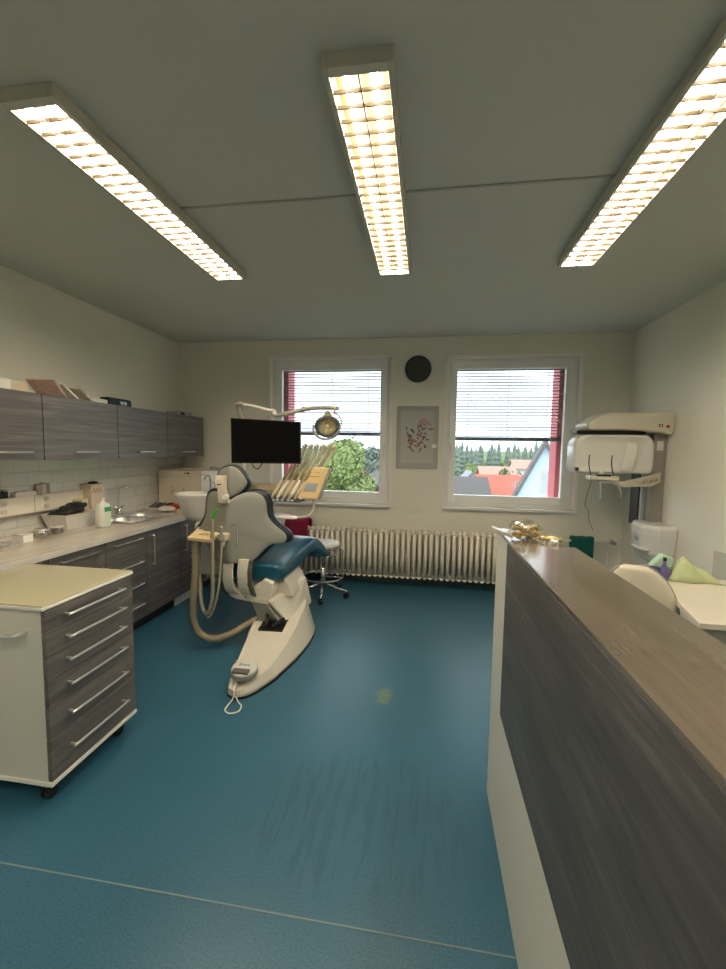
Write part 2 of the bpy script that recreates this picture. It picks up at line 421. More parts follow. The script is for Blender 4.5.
# added lamp row, unseen behind the camera, to brighten trolley and near walls
ceiling_light(-1.482, -1.262, -1.30, .25, 'added louvred fill light on the left, unseen behind the viewpoint')
ceiling_light(-.352, -.128, -1.30, .25, 'added louvred fill light in the middle, unseen behind the viewpoint')
ceiling_light(.778, 1.002, -1.30, .25, 'added louvred fill light on the right, unseen behind the viewpoint')

# ------------------------------------------------------------------ bar handles
def bar_handle(parent, p0, p1, out, r=.0055, post=.028, mat_=None):
    """bar between p0 and p1 with two posts; out = direction away from the front"""
    p0, p1, out = Vector(p0), Vector(p1), Vector(out)
    m = MB(); e = (p1-p0).normalized()
    a, b = p0+out*post, p1+out*post
    m.tube([p0, p0+out*post*.75, a+e*.012, b-e*.012, p1+out*post*.75, p1], r, 8, sub=3)
    return m.build('handle', mat_ or M_steel, parent)

# ------------------------------------------------------------------ wall cabinets
XU = -2.58
yb = [1.83, 2.520, 3.222, 3.912, 4.60]
ulab = ['grey oak wall cabinet nearest the camera, cut off by the left photo edge',
        'wide grey oak wall cabinet with papers lying on top of it',
        'grey oak wall cabinet just right of the one under the black clock radio end',
        'last grey oak wall cabinet nearest the window wall with a small device on top']
ulab[2] = 'grey oak wall cabinet above the sink, third from the left photo edge'
for i in range(4):
    a, b = yb[i], yb[i+1]; z0, z1 = 1.402, 1.842
    t = thing('wall_cabinet', ulab[i], 'cabinet', (XL+.17, (a+b)/2, z0), 'grey wall cabinets above the worktop')
    MB().box(XL+.001, XU-.02, a+.001, b-.001, z0, z1).build('body', M_white if i < 3 else M_white, t, bev=.001)
    if i == 3: MB().box(XL+.001, XU-.0205, b-.001, b+.004, z0, z1).build('side_panel', M_wgray, t)
    d = MB().box(XU-.019, XU, a+.0035, b-.0035, z0-.004, z1+.004).build('door', M_wgray, t, bev=.0015)
    c = (a+b)/2
    if i == 0: c = 2.30
    bar_handle(d, (XU, c-.105 if i else 2.2, z0+.052), (XU, c+.105 if i else 2.41, z0+.052), (1, 0, 0))

# ------------------------------------------------------------------ base cabinets
XB = -2.265
def base_body(t, a, b, z0=.10, z1=.812):
    MB().box(XL+.001, XB-.02, a+.001, b-.001, z0, z1).build('body', M_white, t, bev=.001)
    MB().box(XB-.08, XB-.065, a, b, 0, z0).build('plinth', M_black, t)
def drawers(t, a, b, zs):
    for z0, z1 in zip(zs, zs[1:]):
        d = MB().box(XB-.019, XB, a+.003, b-.003, z0+.003, z1-.003).build('drawer', M_wgray, t, bev=.0015)
        MB().box(XB-.0195, XB-.0005, a+.003, b-.003, z0+.0030, z0+.0055).build('edge_strip', mat('edge_strip_white', (.6, .6, .58), .4), d)
        zc = z1-.045
        L = min(.30, (b-a)*.62); c = (a+b)/2
        bar_handle(d, (XB, c-L/2, zc), (XB, c+L/2, zc), (1, 0, 0))
t = thing('base_cabinet', 'grey oak base cabinet at the left photo edge behind the trolley', 'cabinet', (XL+.3, 1.87, 0), 'grey base cabinets under the worktop')
base_body(t, 1.53, 2.205); drawers(t, 1.53, 2.205, [.10, .45, .81])
t = thing('base_cabinet', 'grey oak drawer cabinet under the wicker basket, partly hidden by the trolley', 'cabinet', (XL+.3, 2.43, 0), 'grey base cabinets under the worktop')
base_body(t, 2.205, 2.663); drawers(t, 2.205, 2.663, [.10, .285, .46, .635, .81])
t = thing('base_cabinet', 'grey oak four drawer cabinet between the trolley and the two door sink cabinet', 'cabinet', (XL+.3, 2.88, 0), 'grey base cabinets under the worktop')
base_body(t, 2.663, 3.115); drawers(t, 2.663, 3.115, [.10, .27, .44, .62, .81])
t = thing('base_cabinet', 'grey oak two door cabinet under the sink with upright bar handles', 'cabinet', (XL+.3, 3.58, 0), 'grey base cabinets under the worktop')
base_body(t, 3.115, 4.06)
for a, b, hy in ((3.118, 3.585, 3.175), (3.591, 4.057, 3.66)):
    d = MB().box(XB-.019, XB, a, b, .103, .807).build('door', M_wgray, t, bev=.0015)
    bar_handle(d, (XB, hy, .52), (XB, hy, .76), (1, 0, 0))
MB().box(XB-.10, XB-.05, 3.57, 4.06, 0, .10).build('white_plinth', M_whiteg, t)
t = thing('base_cabinet', 'grey oak corner cabinet behind the spittoon column', 'cabinet', (XL+.3, 4.37, 0), 'grey base cabinets under the worktop')
base_body(t, 4.06, 4.69)
d = MB().box(XB-.019, XB, 4.063, 4.687, .103, .807).build('door', M_wgray, t, bev=.0015)
bar_handle(d, (XB, 4.12, .52), (XB, 4.12, .76), (1, 0, 0))
WT = .852
w = MB()
SK = (-2.83, -2.42, 3.16, 3.74)   # sink cut-out
w.box(XL+.0125, SK[0], 1.5, 4.698, .812, WT); w.box(SK[1], -2.245, 1.5, 4.698, .812, WT)
w.box(SK[0], SK[1], 1.5, SK[2], .812, WT); w.box(SK[0], SK[1], SK[3], 4.698, .812, WT)
wt = thing('worktop', 'long light oak worktop along the left wall over the base cabinets', 'worktop', (XL+.35, 3.1, .812))
w.build('slab', M_work, wt)
MB().box(-2.245, -2.2425, 1.5, 4.698, .812, WT-.001).build('front_edge_strip', mat('pale_edge', (.62, .60, .55), .35), wt)

# ------------------------------------------------------------------ sink + faucet
t = thing('kitchen_sink', 'double bowl steel sink let into the worktop', 'sink', (-2.62, 3.45, WT))
def bowl(cx, cy, rx, ry, z, d):
    m = MB(); prof = [(1.0, .0), (.97, -.01), (.9, -d*.7), (.8, -d*.95), (.1, -d), (.001, -d)]
    m.loft([[(cx+rx*r*math.cos(a)*(1+.12*abs(math.sin(2*a))), cy+ry*r*math.sin(a)*(1+.12*abs(math.sin(2*a))), z+h) for a in [2*PI*k/32 for k in range(32)]] for r, h in prof], caps=False)
    return m
rim = MB()
for (cy, ry, rx) in ((3.325, .135, .160), (3.60, .105, .145)):
    pts = []
    for k in range(32):
        a = 2*PI*k/32; pts.append((-2.62+rx*math.cos(a)*(1+.12*abs(math.sin(2*a))), cy+ry*math.sin(a)*(1+.12*abs(math.sin(2*a))), WT+.004))
    bowl(-2.62, cy, rx, ry, WT+.003, .15).build('bowl', M_steel, t, solid=.001)
    rim.tube(pts, .004, 6, closed=True)
# flat steel surround with two openings (built as strips between the bowls and the border)
def surround(cy, ry, rx, x0, x1, y0, y1):
    n = 64; inn = []; out = []
    for k in range(n):
        a = 2*PI*k/n; c, s_ = math.cos(a), math.sin(a); f = 1+.12*abs(math.sin(2*a))
        inn.append((-2.62+rx*c*f, cy+ry*s_*f, WT+.004))
        cx_, cy_ = (x0+x1)/2, cy
        q = min(((x1-x0)/2)/max(1e-6, abs(c)), ((y1-cy) if s_ > 0 else (cy-y0))/max(1e-6, abs(s_)))
        out.append((cx_+q*c, cy_+q*s_, WT+.003))
    rim.loft([inn+[inn[0]], out+[out[0]]], caps=False, closed=False)
surround(3.325, .135, .160, SK[0]-.01, SK[1]+.01, 3.15, 3.48); surround(3.60, .105, .145, SK[0]-.01, SK[1]+.01, 3.48, 3.75)
rim.build('rim', M_steel, t)
t = thing('faucet', 'tall chrome faucet with a hooked spout behind the sink', 'faucet', (-2.865, 3.56, WT))
m = MB().cyl((-2.865, 3.56, WT+.001), (-2.865, 3.56, WT+.07), .022, .018)
m.build('base', M_chrome, t)
MB().tube([(-2.865, 3.56, WT+.06), (-2.865, 3.56, 1.07), (-2.855, 3.57, 1.105), (-2.82, 3.59, 1.115), (-2.79, 3.61, 1.10), (-2.78, 3.615, 1.07)], .008, 10, sub=4).build('spout', M_chrome, t)
MB().cyl((-2.865, 3.50, WT+.08), (-2.865, 3.63, WT+.075), .009).cyl((-2.84, 3.56, WT+.075), (-2.78, 3.56, WT+.09), .006).build('lever', M_chrome, t)

# ------------------------------------------------------------------ wall trunking with sockets
t = thing('socket_trunking', 'cream wall trunking with round sockets above the worktop', 'cable trunking', (XL+.04, 2.5, 1.02))
MB().box(XL+.0125, XL+.062, 1.4, 3.15, 1.00, 1.128, bev=.004).build('channel', mat('trunking_cream', (.70, .65, .52), .4), t)
for y in (2.06, 2.115, 2.47, 2.80):
    for z in (1.038, 1.092):
        s = MB().cyl((XL+.060, y, z), (XL+.0665, y, z), .022, .021, seg=24)
        so = s.build('socket', mat('socket_plastic', (.56, .50, .40), .4), t)
        MB().cyl((XL+.0655, y-.007, z), (XL+.0672, y-.007, z), .003, seg=8).cyl((XL+.0655, y+.007, z), (XL+.0672, y+.007, z), .003, seg=8).build('pin_holes', M_black, so)
for y in (2.70, 2.25):
    MB().box(XL+.0620, XL+.0632, y, y+.003, 1.00, 1.128).build('joint_cover', M_grayp, t)
ZT = 1.129
def onledge(y): return (XL+.036, y, ZT)
t = thing('black_jar', 'small black jar on the cream trunking at the left photo edge', 'jar', onledge(2.50))
MB().lathe([(.019, 0), (.022, .004), (.022, .042), (.018, .048), (.001, .048)], onledge(2.50), 18).build('body', M_black, t)
MB().lathe([(.02, .0485), (.02, .062), (.001, .063)], onledge(2.50), 18).build('lid', M_grayp, t)
single(MB().box(XL+.0135, XL+.06, 2.42, 2.472, ZT+.0005, ZT+.035, bev=.003), 'small_box', M_black, onledge(2.445), 'low black box beside the black jar on the trunking', 'box')
t = thing('tray', 'low pale plastic tray on the cream trunking left of the canisters', 'tray', onledge(2.64))
m = MB()
m.box(XL+.0135, XL+.0600, 2.56, 2.72, ZT+.0005, ZT+.004); m.box(XL+.0135, XL+.0165, 2.56, 2.72, ZT+.004, ZT+.032); m.box(XL+.057, XL+.060, 2.56, 2.72, ZT+.004, ZT+.032); m.box(XL+.0165, XL+.057, 2.56, 2.563, ZT+.004, ZT+.032); m.box(XL+.0165, XL+.057, 2.717, 2.72, ZT+.004, ZT+.032)
m.build('shell', mat('pale_plastic', (.62, .57, .48), .4), t)
MB().box(XL+.02, XL+.054, 2.58, 2.70, ZT+.005, ZT+.037, bev=.004).build('contents', mat('pink_grey_packs', (.42, .34, .30), .6, var=.3, vscale=40), t)
for y, r, h, c, l, cat in ((2.755, .019, .075, (.30, .27, .23), 'dark speckled cup on the trunking, left of the pale canister', 'cup'), (2.80, .021, .085, (.55, .50, .42), 'pale round canister on the trunking beside the white box', 'canister')):
    t = thing('canister', l, cat, onledge(y))
    MB().lathe([(r*.95, 0), (r, .003), (r, h*.85), (r*.9, h*.87), (.001, h*.87)], onledge(y), 20).build('body', mat('canister_%d' % int(y*1000), c, .5, var=.2, vscale=60), t)
    MB().lathe([(r*1.05, h*.872), (r*1.05, h), (.001, h*1.01)], onledge(y), 20).build('lid', M_grayp, t)
single(MB().box(XL+.0135, XL+.056, 2.84, 2.895, ZT+.0005, ZT+.080, bev=.003), 'carton', mat('carton_grey', (.55, .54, .52), .5), onledge(2.865), 'small upright white grey box standing last on the trunking', 'box')
# tissue pack at the end of trunking with dark comb on top
t = thing('glove_box', 'cream glove box with brown markings standing right of the basket', 'box', (-2.855, 3.235, WT))
MB().box(-2.91, -2.80, 3.16, 3.31, WT+.001, 1.175, bev=.004).build('body', mat('glove_box_card', (.60, .50, .38), .6, var=.15, vscale=20), t)
MB().ball((-2.85, 3.24, 1.182), .035, (1, 1.3, .45), 2, .3, 3).build('dark_contents', M_black, t)
m = MB()
for k in range(3): m.tube([(-2.7985, 3.175+.035*k, 1.10), (-2.7985, 3.19+.035*k, 1.14), (-2.7985, 3.205+.035*k, 1.10)], .002, 6, sub=4)
m.build('printed_mark', mat('brown_print', (.25, .14, .07), .6), t)

# ------------------------------------------------------------------ things on the worktop
# white basket with black stuff
t = thing('storage_basket', 'off white woven basket full of black gloves on the worktop', 'basket', (-2.78, 2.92, WT))
def rect_ring(x0, x1, y0, y1, z): return [(x0, y0, z), (x1, y0, z), (x1, y1, z), (x0, y1, z)]
m = MB()
m.loft([rect_ring(-2.86, -2.70, 2.80, 3.05, WT+.001), rect_ring(-2.885, -2.675, 2.765, 3.085, WT+.115), rect_ring(-2.89, -2.67, 2.76, 3.09, WT+.122), rect_ring(-2.875, -2.685, 2.775, 3.075, WT+.120), rect_ring(-2.855, -2.705, 2.81, 3.04, WT+.012)], smooth=False)
m.build('basket_shell', mat('woven_white', (.78, .76, .70), .7, bump=.8, bscale=220, var=.12, vscale=120), t)
q = MB()
for k in range(9):
    q.ball((-2.78+rnd.uniform(-.04, .04), 2.82+.022*k, WT+.11+.008*k+rnd.uniform(-.01, .01)), .05, (1.2, 1.1, .6), 2, .25, k)
q.build('black_gloves', mat('black_gloves', (.008, .008, .009), .55), t)
MB().box(-2.83, -2.74, 3.0, 3.06, WT+.09, WT+.215, bev=.004, rot=Matrix.Rotation(.15, 3, 'X')).build('cream_pack', mat('cream_pack', (.62, .54, .36), .5), t)
# disinfectant jug
t = thing('disinfectant_bottle', 'white disinfectant bottle with green label between basket and sink', 'bottle', (-2.56, 3.00, WT))
m = MB(); c0 = (-2.56, 3.0)
rr = lambda sx, sy, z: [(c0[0]+sx*math.copysign(abs(math.cos(a))**.6, math.cos(a)), c0[1]+sy*math.copysign(abs(math.sin(a))**.6, math.sin(a)), z) for a in [2*PI*k/24 for k in range(24)]]
m.loft([rr(.036, .052, WT+.001), rr(.038, .056, WT+.01), rr(.038, .056, WT+.15), rr(.032, .046, WT+.185), rr(.015, .018, WT+.20), rr(.014, .014, WT+.215)])
m.build('bottle_body', mat('bottle_white', (.72, .74, .64), .3), t)
MB().box(-2.5215, -2.5200, 2.972, 3.04, WT+.125, WT+.162).build('label_green', mat('label_green', (.03, .30, .10), .5), t)
MB().box(-2.5215, -2.5200, 2.972, 3.04, WT+.03, WT+.12).build('label_white', mat('label_pale', (.66, .74, .56), .5, var=.1, vscale=50), t)
MB().lathe([(.016, 0), (.016, .02), (.001, .022)], (c0[0], c0[1], WT+.216), 16).build('cap', M_whiteg, t)
# small white box in front
t = thing('small_carton', 'small white carton on the worktop in front of the trunking', 'box', (-2.63, 2.41, WT))
MB().box(-2.70, -2.61, 2.365, 2.435, WT+.001, WT+.048, bev=.002).build('box_body', mat('bright_white_card', (.82, .82, .80), .4), t)
MB().box(-2.703, -2.608, 2.363, 2.437, WT+.0485, WT+.055, bev=.001).build('lid', M_white, t)
def glass_bowl(x, y, r, label):
    t = thing('glass_jar', label, 'jar', (x, y, WT))
    MB().lathe([(r*.8, .001), (r, .01), (r, .045), (r*.9, .05), (r*.87, .045), (r*.87, .014), (.001, .008)], (x, y, WT), 24).build('jar_body', M_clear, t)
    MB().lathe([(r*1.02, .051), (r*1.02, .060), (r*.3, .066), (.001, .067)], (x, y, WT), 24).build('steel_lid', M_steel, t)
    MB().lathe([(r*.7, .016), (r*.7, .034), (.001, .036)], (x, y, WT), 16).build('contents', mat('cotton_rolls', (.5, .45, .38), .8), t)
glass_bowl(-2.66, 2.545, .048, 'round glass jar with steel lid beside the small white carton')
glass_bowl(-2.66, 2.67, .042, 'glass jar with steel lid directly in front of the basket')
t = thing('instrument_tray', 'flat steel instrument tray at the left photo edge of the worktop', 'tray', (-2.64, 2.22, WT))
MB().loft([rect_ring(-2.75, -2.55, 2.09, 2.30, WT+.001), rect_ring(-2.76, -2.54, 2.08, 2.31, WT+.02), rect_ring(-2.755, -2.545, 2.085, 2.305, WT+.02), rect_ring(-2.745, -2.555, 2.095, 2.295, WT+.006)], smooth=False).build('tray_body', M_steel, t)
for k in range(5): MB().tube([(-2.74+.02*k, 2.12, WT+.012), (-2.70+.02*k, 2.29, WT+.022)], .003, 6).build('instrument', M_steel, t)
# power strip on the wall under trunking
single(MB().box(XL+.0125, XL+.05, 2.12, 2.36, WT+.001, WT+.09, bev=.004), 'paper_pack', mat('white_paper', (.72, .71, .66), .7), (XL+.03, 2.24, WT), 'white paper pack standing against the tiles under the trunking', 'paper pack')
# stuff near sink end: trays, cloths, red thing
t = thing('instrument_tray', 'steel tray with dark instruments between the sink and the autoclave', 'tray', (-2.76, 4.08, WT))
MB().loft([rect_ring(-2.87, -2.66, 3.96, 4.16, WT+.001), rect_ring(-2.88, -2.65, 3.95, 4.17, WT+.018), rect_ring(-2.875, -2.655, 3.955, 4.165, WT+.018), rect_ring(-2.865, -2.665, 3.965, 4.155, WT+.005)], smooth=False).build('tray_body', M_steel, t)
m = MB()
for k in range(7): m.tube([(-2.86+.03*k, 3.98, WT+.012), (-2.85+.03*k+rnd.uniform(-.02, .02), 4.13, WT+.05)], .007, 6)
m.build('instruments', M_black, t)
def crumple(name, c, r, sc, mt, label, cat, seed, noise=.35):
    m = MB().ball((c[0], c[1], c[2]+r*sc[2]*.98), r, sc, 3, noise, seed)
    return single(m, name, mt, c, label, cat)
crumple('cloth', (-2.58, 3.87, WT), .07, (1.2, 1.1, .40), mat('white_cloth', (.74, .70, .60), .9), 'crumpled white cloth on the worktop beside the sink', 'cloth', 5, .2)
crumple('red_cloth', (-2.60, 4.08, WT), .050, (1.3, 1.2, .55), mat('red_cloth', (.50, .025, .012), .7), 'small red pouch on the worktop in front of the autoclave', 'pouch', 6, .2)
single(MB().box(-2.50, -2.31, 3.92, 4.01, WT+.005, WT+.017, bev=.003, rot=Matrix.Rotation(.1, 3, 'Z')), 'wooden_board', mat('wood_tray', (.55, .40, .22), .5), (-2.40, 3.97, WT+.004), 'light wooden board beside the white cloth near the worktop edge', 'board')
single(MB().box(-2.42, -2.32, 3.78, 3.87, WT+.001, WT+.035, bev=.01), 'sponge_pack', mat('pack_white', (.62, .52, .34), .5), (-2.37, 3.83, WT), 'small yellowish packet at the worktop edge right of the sink', 'packet')
# autoclave
t = thing('autoclave', 'beige autoclave box on the worktop in the back left corner', 'autoclave', (-2.68, 4.5, WT))
ax0, ax1, ay0, ay1, az1 = -2.905, -2.435, 4.21, 4.66, 1.252
MB().box(ax0, ax1, ay0, ay1, WT+.012, az1, bev=.012).build('body', mat('autoclave_beige', (.60, .53, .43), .4), t)
MB().box(ax0+.012, ax1-.012, ay0-.010, ay0+.001, 1.185, az1-.012, bev=.003).build('control_panel', mat('autoclave_panel', (.63, .56, .45), .35), t)
MB().box(ax0+.012, ax1-.012, ay0-.010, ay0+.001, WT+.02, 1.178, bev=.003).build('door', MATS['autoclave_panel'], t)
m = MB()
for x in (-2.73, -2.60):
    for k in range(3): m.box(x-.017, x+.017, ay0-.0115, ay0-.0095, 1.00+.027*k, 1.008+.027*k)
m.build('vent_slots', M_grayp, t)
MB().box(-2.585, -2.565, ay0-.012, ay0-.0095, 1.215, 1.228).box(-2.555, -2.525, ay0-.012, ay0-.0095, 1.213, 1.230).build('buttons', M_black, t)
for x, y in ((ax0+.05, ay0+.05), (ax1-.05, ay0+.05), (ax0+.05, ay1-.05), (ax1-.05, ay1-.05)): MB().cyl((x, y, WT+.001), (x, y, WT+.013), .015, seg=12).build('foot', M_black, t)
single(MB().box(-2.86, -2.70, 4.40, 4.58, az1+.0005, az1+.012, bev=.002), 'paper_sheet', MATS['white_paper'], (-2.78, 4.49, az1), 'white papers lying on top of the beige autoclave', 'paper')
# white printer/steriliser beside
t = thing('water_purifier', 'bright white box with pipes right of the beige autoclave', 'purifier', (-2.36, 4.5, WT))
MB().box(-2.428, -2.255, 4.26, 4.55, WT+.001, 1.245, bev=.008).build('housing', mat('purifier_white', (.90, .91, .91), .35), t)
MB().box(-2.415, -2.375, 4.2585, 4.2605, 1.205, 1.212).build('badge', M_grayp, t)
m = MB()
for k in range(6): m.box(-2.41, -2.28, 4.2588, 4.2602, 1.02+.025*k, 1.0215+.025*k)
m.build('seam_lines', mat('seam_grey', (.5, .5, .5), .5), t)
MB().tube([(-2.42, 4.48, 1.245), (-2.42, 4.46, 1.275), (-2.38, 4.45, 1.28), (-2.34, 4.46, 1.27), (-2.31, 4.48, 1.245)], .008, 8, sub=4).build('top_pipe', M_grayp, t)

# ------------------------------------------------------------------ things on wall cabinets
ZU = 1.843
single(MB().box(-2.91, -2.74, 2.05, 2.58, ZU+.001, ZU+.085, bev=.002), 'cardboard_box', mat('cream_card', (.66, .58, .42), .7), (-2.79, 2.2, ZU), 'cream cardboard box on the wall cabinet at the left photo edge', 'box')
def mag(c, L, W, th, ry, rz, m_, name, label, cat, rx=0):
    R = Euler((rx, ry, rz)).to_matrix(); b = MB().box(-W/2, W/2, -L/2, L/2, -th/2, th/2, rot=R)
    zmin = min(v.co.z for v in b.bm.verts)
    for v in b.bm.verts: v.co += Vector((c[0], c[1], c[2]-zmin+.0005))
    return single(b, name, m_, c, label, cat)
M_mag1 = mat('magazine_pink', (.62, .42, .38), .5, var=.35, vscale=22); M_mag2 = mat('magazine_olive', (.58, .56, .40), .5, var=.5, vscale=25); M_mag3 = mat('magazine_white', (.74, .72, .68), .5, var=.1, vscale=20)
mag((-2.68, 2.66, ZU), .16, .20, .012, 0, .1, M_mag1, 'magazine', 'pink and white magazine leaning on the wall cabinet, leftmost of the papers', 'magazine', rx=-.75)
mag((-2.69, 2.78, ZU), .15, .20, .012, 0, -.1, M_mag3, 'magazine', 'white magazine leaning behind the pink one on the wall cabinet', 'magazine', rx=-.65)
mag((-2.68, 2.90, ZU), .15, .20, .012, 0, .05, M_mag2, 'magazine', 'olive covered magazine slumped in the middle of the papers', 'magazine', rx=-.55)
mag((-2.70, 3.04, ZU), .19, .21, .035, 0, .1, M_mag3, 'brochure_stack', 'flat stack of white brochures on the wall cabinet right of the magazines', 'brochures')
mag((-2.88, 3.14, ZU), .12, .07, .055, 0, 0, M_mag2, 'folded_leaflet', 'small folded leaflet behind the white brochure stack', 'leaflet')
single(MB().box(-2.73, -2.65, 2.18, 2.37, ZU+.001, ZU+.075, bev=.002), 'white_carton', mat('carton_white', (.75, .73, .66), .6), (-2.69, 2.27, ZU), 'white carton in front of the cream box on the first wall cabinet', 'box')
t = thing('clock_radio', 'black clock radio with lit grey digits on the wall cabinets', 'radio', (-2.70, 3.35, ZU))
MB().box(-2.75, -2.66, 3.22, 3.51, ZU+.001, ZU+.074, bev=.018).build('case', M_black, t)
m = MB()
for k, y in enumerate((3.365, 3.383, 3.408, 3.426)):
    x = -2.6595
    for (a, b, c_, d_) in ((0, .011, .045, .0475), (0, .011, .033, .0355), (0, .011, .021, .0235), (0, .002, .034, .0475), (.009, .011, .021, .0475)): m.box(x-.0005, x+.0005, y+a, y+b, ZU+c_, ZU+d_)
m.build('digits', mat('digits', (.2, .25, .25), .5, emit=(.55, .7, .7), es=.5), t)
t = thing('router', 'small white and black device with wires on the last wall cabinet', 'router', (-2.70, 4.32, ZU))
MB().box(-2.80, -2.66, 4.22, 4.46, ZU+.001, ZU+.05, bev=.006).build('case', mat('router_grey', (.35, .35, .36), .5), t)
MB().box(-2.6605, -2.658, 4.27, 4.35, ZU+.012, ZU+.040).build('front_panel', M_black, t)
MB().tube([(-2.70, 4.46, ZU+.03), (-2.70, 4.52, ZU+.055), (-2.70, 4.57, ZU+.03), (-2.72, 4.585, ZU+.004)], .003, 6, sub=4).build('wire', M_grayp, t)

# ------------------------------------------------------------------ drawer trolley
TX, TY0, TY1 = -1.492, 1.418, 1.932
t = thing('drawer_trolley', 'white trolley with six grey oak drawers on castors', 'trolley', (-1.80, 1.675, 0))
MB().box(-2.10, TX-.020, TY0+.008, TY1-.004, .09, .842).build('carcass', M_white, t, bev=.0015)
MB().box(-2.10, TX+.004, TY0, TY1, .092, .108).build('bottom_ledge', M_whiteg, t, bev=.001)
MB().box(-2.11, TX+.004, TY0-.006, TY1+.002, .842, .855).build('top_board', M_whiteg, t, bev=.002)
MB().box(-2.108, TX+.001, TY0-.003, TY1-.001, .8555, .863, bev=.002).build('glass_top', mat('back_painted_glass', (.60, .55, .36), .05, coat=1), t)
zs = [.110, .266, .388, .492, .596, .698, .840]
zs = [.110, .290, .430, .545, .645, .740, .839]
for z0, z1 in zip(zs, zs[1:]):
    d = MB().box(TX-.019, TX, TY0+.006, TY1-.004, z0+.002, z1-.002).build('drawer', M_wgray, t, bev=.001)
    MB().box(TX-.0005, TX+.0006, TY0+.006, TY1-.004, z0+.002, z0+.0035).build('edge_strip', mat('strip_grey', (.3, .29, .28), .4), d)
    zc = (z0+z1)/2+.006 if z1-z0 < .15 else z1-.075
    bar_handle(d, (TX, TY0+.10, zc), (TX, TY1-.10, zc), (1, 0, 0), r=.006, post=.032)
h = MB().tube([(-1.585, TY0+.008, .745), (-1.585, TY0-.03, .745), (-1.625, TY0-.042, .745), (-1.95, TY0-.042, .745), (-1.99, TY0-.03, .745), (-1.99, TY0+.008, .745)], .009, 10, sub=3)
h.build('side_handle', M_steel, t)
for x, y in ((-1.56, 1.47), (-1.56, 1.87), (-2.03, 1.47), (-2.03, 1.87)):
    c = MB().box(x-.016, x+.016, y-.02, y+.02, .058, .0925).build('caster', M_grayp, t)
    MB().cyl((x-.018, y, .0285), (x-.004, y, .0285), .028).cyl((x+.004, y, .0285), (x+.018, y, .0285), .028).build('wheel', M_black, c)

# ------------------------------------------------------------------ dental chair
DC = thing('dental_chair', 'dental chair with blue upholstery, grey back shell and white base', 'dental chair', (-1.12, 2.95, 0))
# base hull: outline at floor and at top, tip towards the camera
def interp(tab, t):
    for (a, b), (c, d) in zip(tab, tab[1:]):
        if a <= t <= c: return b+(d-b)*(t-a)/(c-a)
    return tab[-1][1] if t > tab[-1][0] else tab[0][1]
left = [(2.265, -1.105), (2.29, -1.15), (2.35, -1.175), (2.6, -1.225), (2.9, -1.28), (3.2, -1.32), (3.42, -1.32), (3.50, -1.28)]
right = [(2.265, -1.095), (2.28, -1.05), (2.33, -1.005), (2.5, -.935), (2.75, -.884), (2.9, -.864), (3.05, -.855), (3.2, -.862), (3.3, -.884), (3.38, -.918), (3.44, -.96), (3.50, -1.02)]
topz = [(2.265, .055), (2.45, .085), (2.8, .15), (3.1, .23), (3.3, .27), (3.5, .28)]
rings = []
ys = [2.265, 2.275, 2.29, 2.32, 2.36, 2.42, 2.5, 2.6, 2.75, 2.9, 3.05, 3.2, 3.3, 3.38, 3.44, 3.48, 3.50]
for y in ys:
    l, r_, zt = interp(left, y), interp(right, y), interp(topz, y)
    ins = min(.085*(y-2.2), (r_-l)*.25, .07)
    rings.append([(l, y, .012), (r_, y, .012), (r_+.004, y, .03), (r_-ins, y, zt), (r_-ins-.03*min(1, (y-2.25)*3), y, zt-.004), (l+ins*.3+.02*min(1, (y-2.25)*3), y, zt-.012), (l+ins*.3, y, zt-.004), (l-.002, y, .03)])
m = MB().loft(rings, smooth=False)
base = m.build('base_hull', M_chairwhite, DC, bev=.006)
fl = [(interp(left, y)+.01, y+.012) for y in ys]+[(interp(right, y)-.01, y+.008) for y in reversed(ys)]
MB().prism([(interp(left, y)-.006, y-.004) for y in ys]+[(interp(right, y)+.007, y-.004) for y in reversed(ys)], 'z', .0008, .0122).build('rubber_skirt', M_black, DC)
# dark well of the lifting arm and the slanted arm cover
MB().box(-1.195, -1.010, 2.86, 3.02, .150, .188, rot=Matrix.Rotation(.2, 3, 'X')).build('arm_well', M_black, base)
m = MB().tube([(-1.17, 2.90, .20), (-1.12, 2.93, .215), (-1.04, 2.90, .20)], .012, 8, sub=3).tube([(-1.15, 2.86, .185), (-1.13, 2.90, .235), (-1.16, 2.95, .25)], .010, 8, sub=3).tube([(-1.10, 2.87, .19), (-1.03, 2.96, .22)], .014, 8)
m.build('lift_mechanism', M_black, base)
def slab(pts0, pts1): return MB().loft([pts0, pts1], smooth=False)
m = MB().loft([[(-1.21, 2.98, .12), (-1.02, 2.98, .12), (-1.02, 3.24, .16), (-1.21, 3.24, .16)], [(-1.285, 2.94, .345), (-1.155, 2.92, .345), (-1.05, 3.30, .36), (-1.29, 3.30, .36)]], smooth=False)
m.build('lifting_arm', M_grayshell, DC, bev=.008)
m = MB().loft([[(-1.018, 3.00, .15), (-.985, 3.01, .15), (-.935, 3.40, .20), (-1.05, 3.40, .20)], [(-1.15, 2.925, .36), (-1.115, 2.93, .36), (-.97, 3.34, .44), (-1.06, 3.34, .44)]], smooth=False)
m.build('arm_side_cover', M_chairwhite, DC, bev=.01)
# seat carrier: rounded trough under the seat
prof = [(-1.525, .50), (-1.515, .43), (-1.48, .375), (-1.42, .345), (-1.34, .335), (-1.18, .325), (-1.13, .36), (-1.115, .42), (-1.115, .49), (-1.19, .515), (-1.29, .44), (-1.38, .425), (-1.46, .44), (-1.50, .505)]
MB().prism(prof, 'y', 2.96, 3.42, bev=.012, smooth=False).build('seat_carrier', M_chairwhite, DC)
MB().prism([(-1.20, .50), (-1.06, .50), (-1.02, .44), (-.99, .36), (-1.12, .34), (-1.18, .40)], 'y', 3.06, 3.44, bev=.012).build('carrier_side', M_chairwhite, DC)
MB().box(-1.34, -1.332, 2.957, 2.9605, .36, .375).build('slot_mark', M_black, DC)
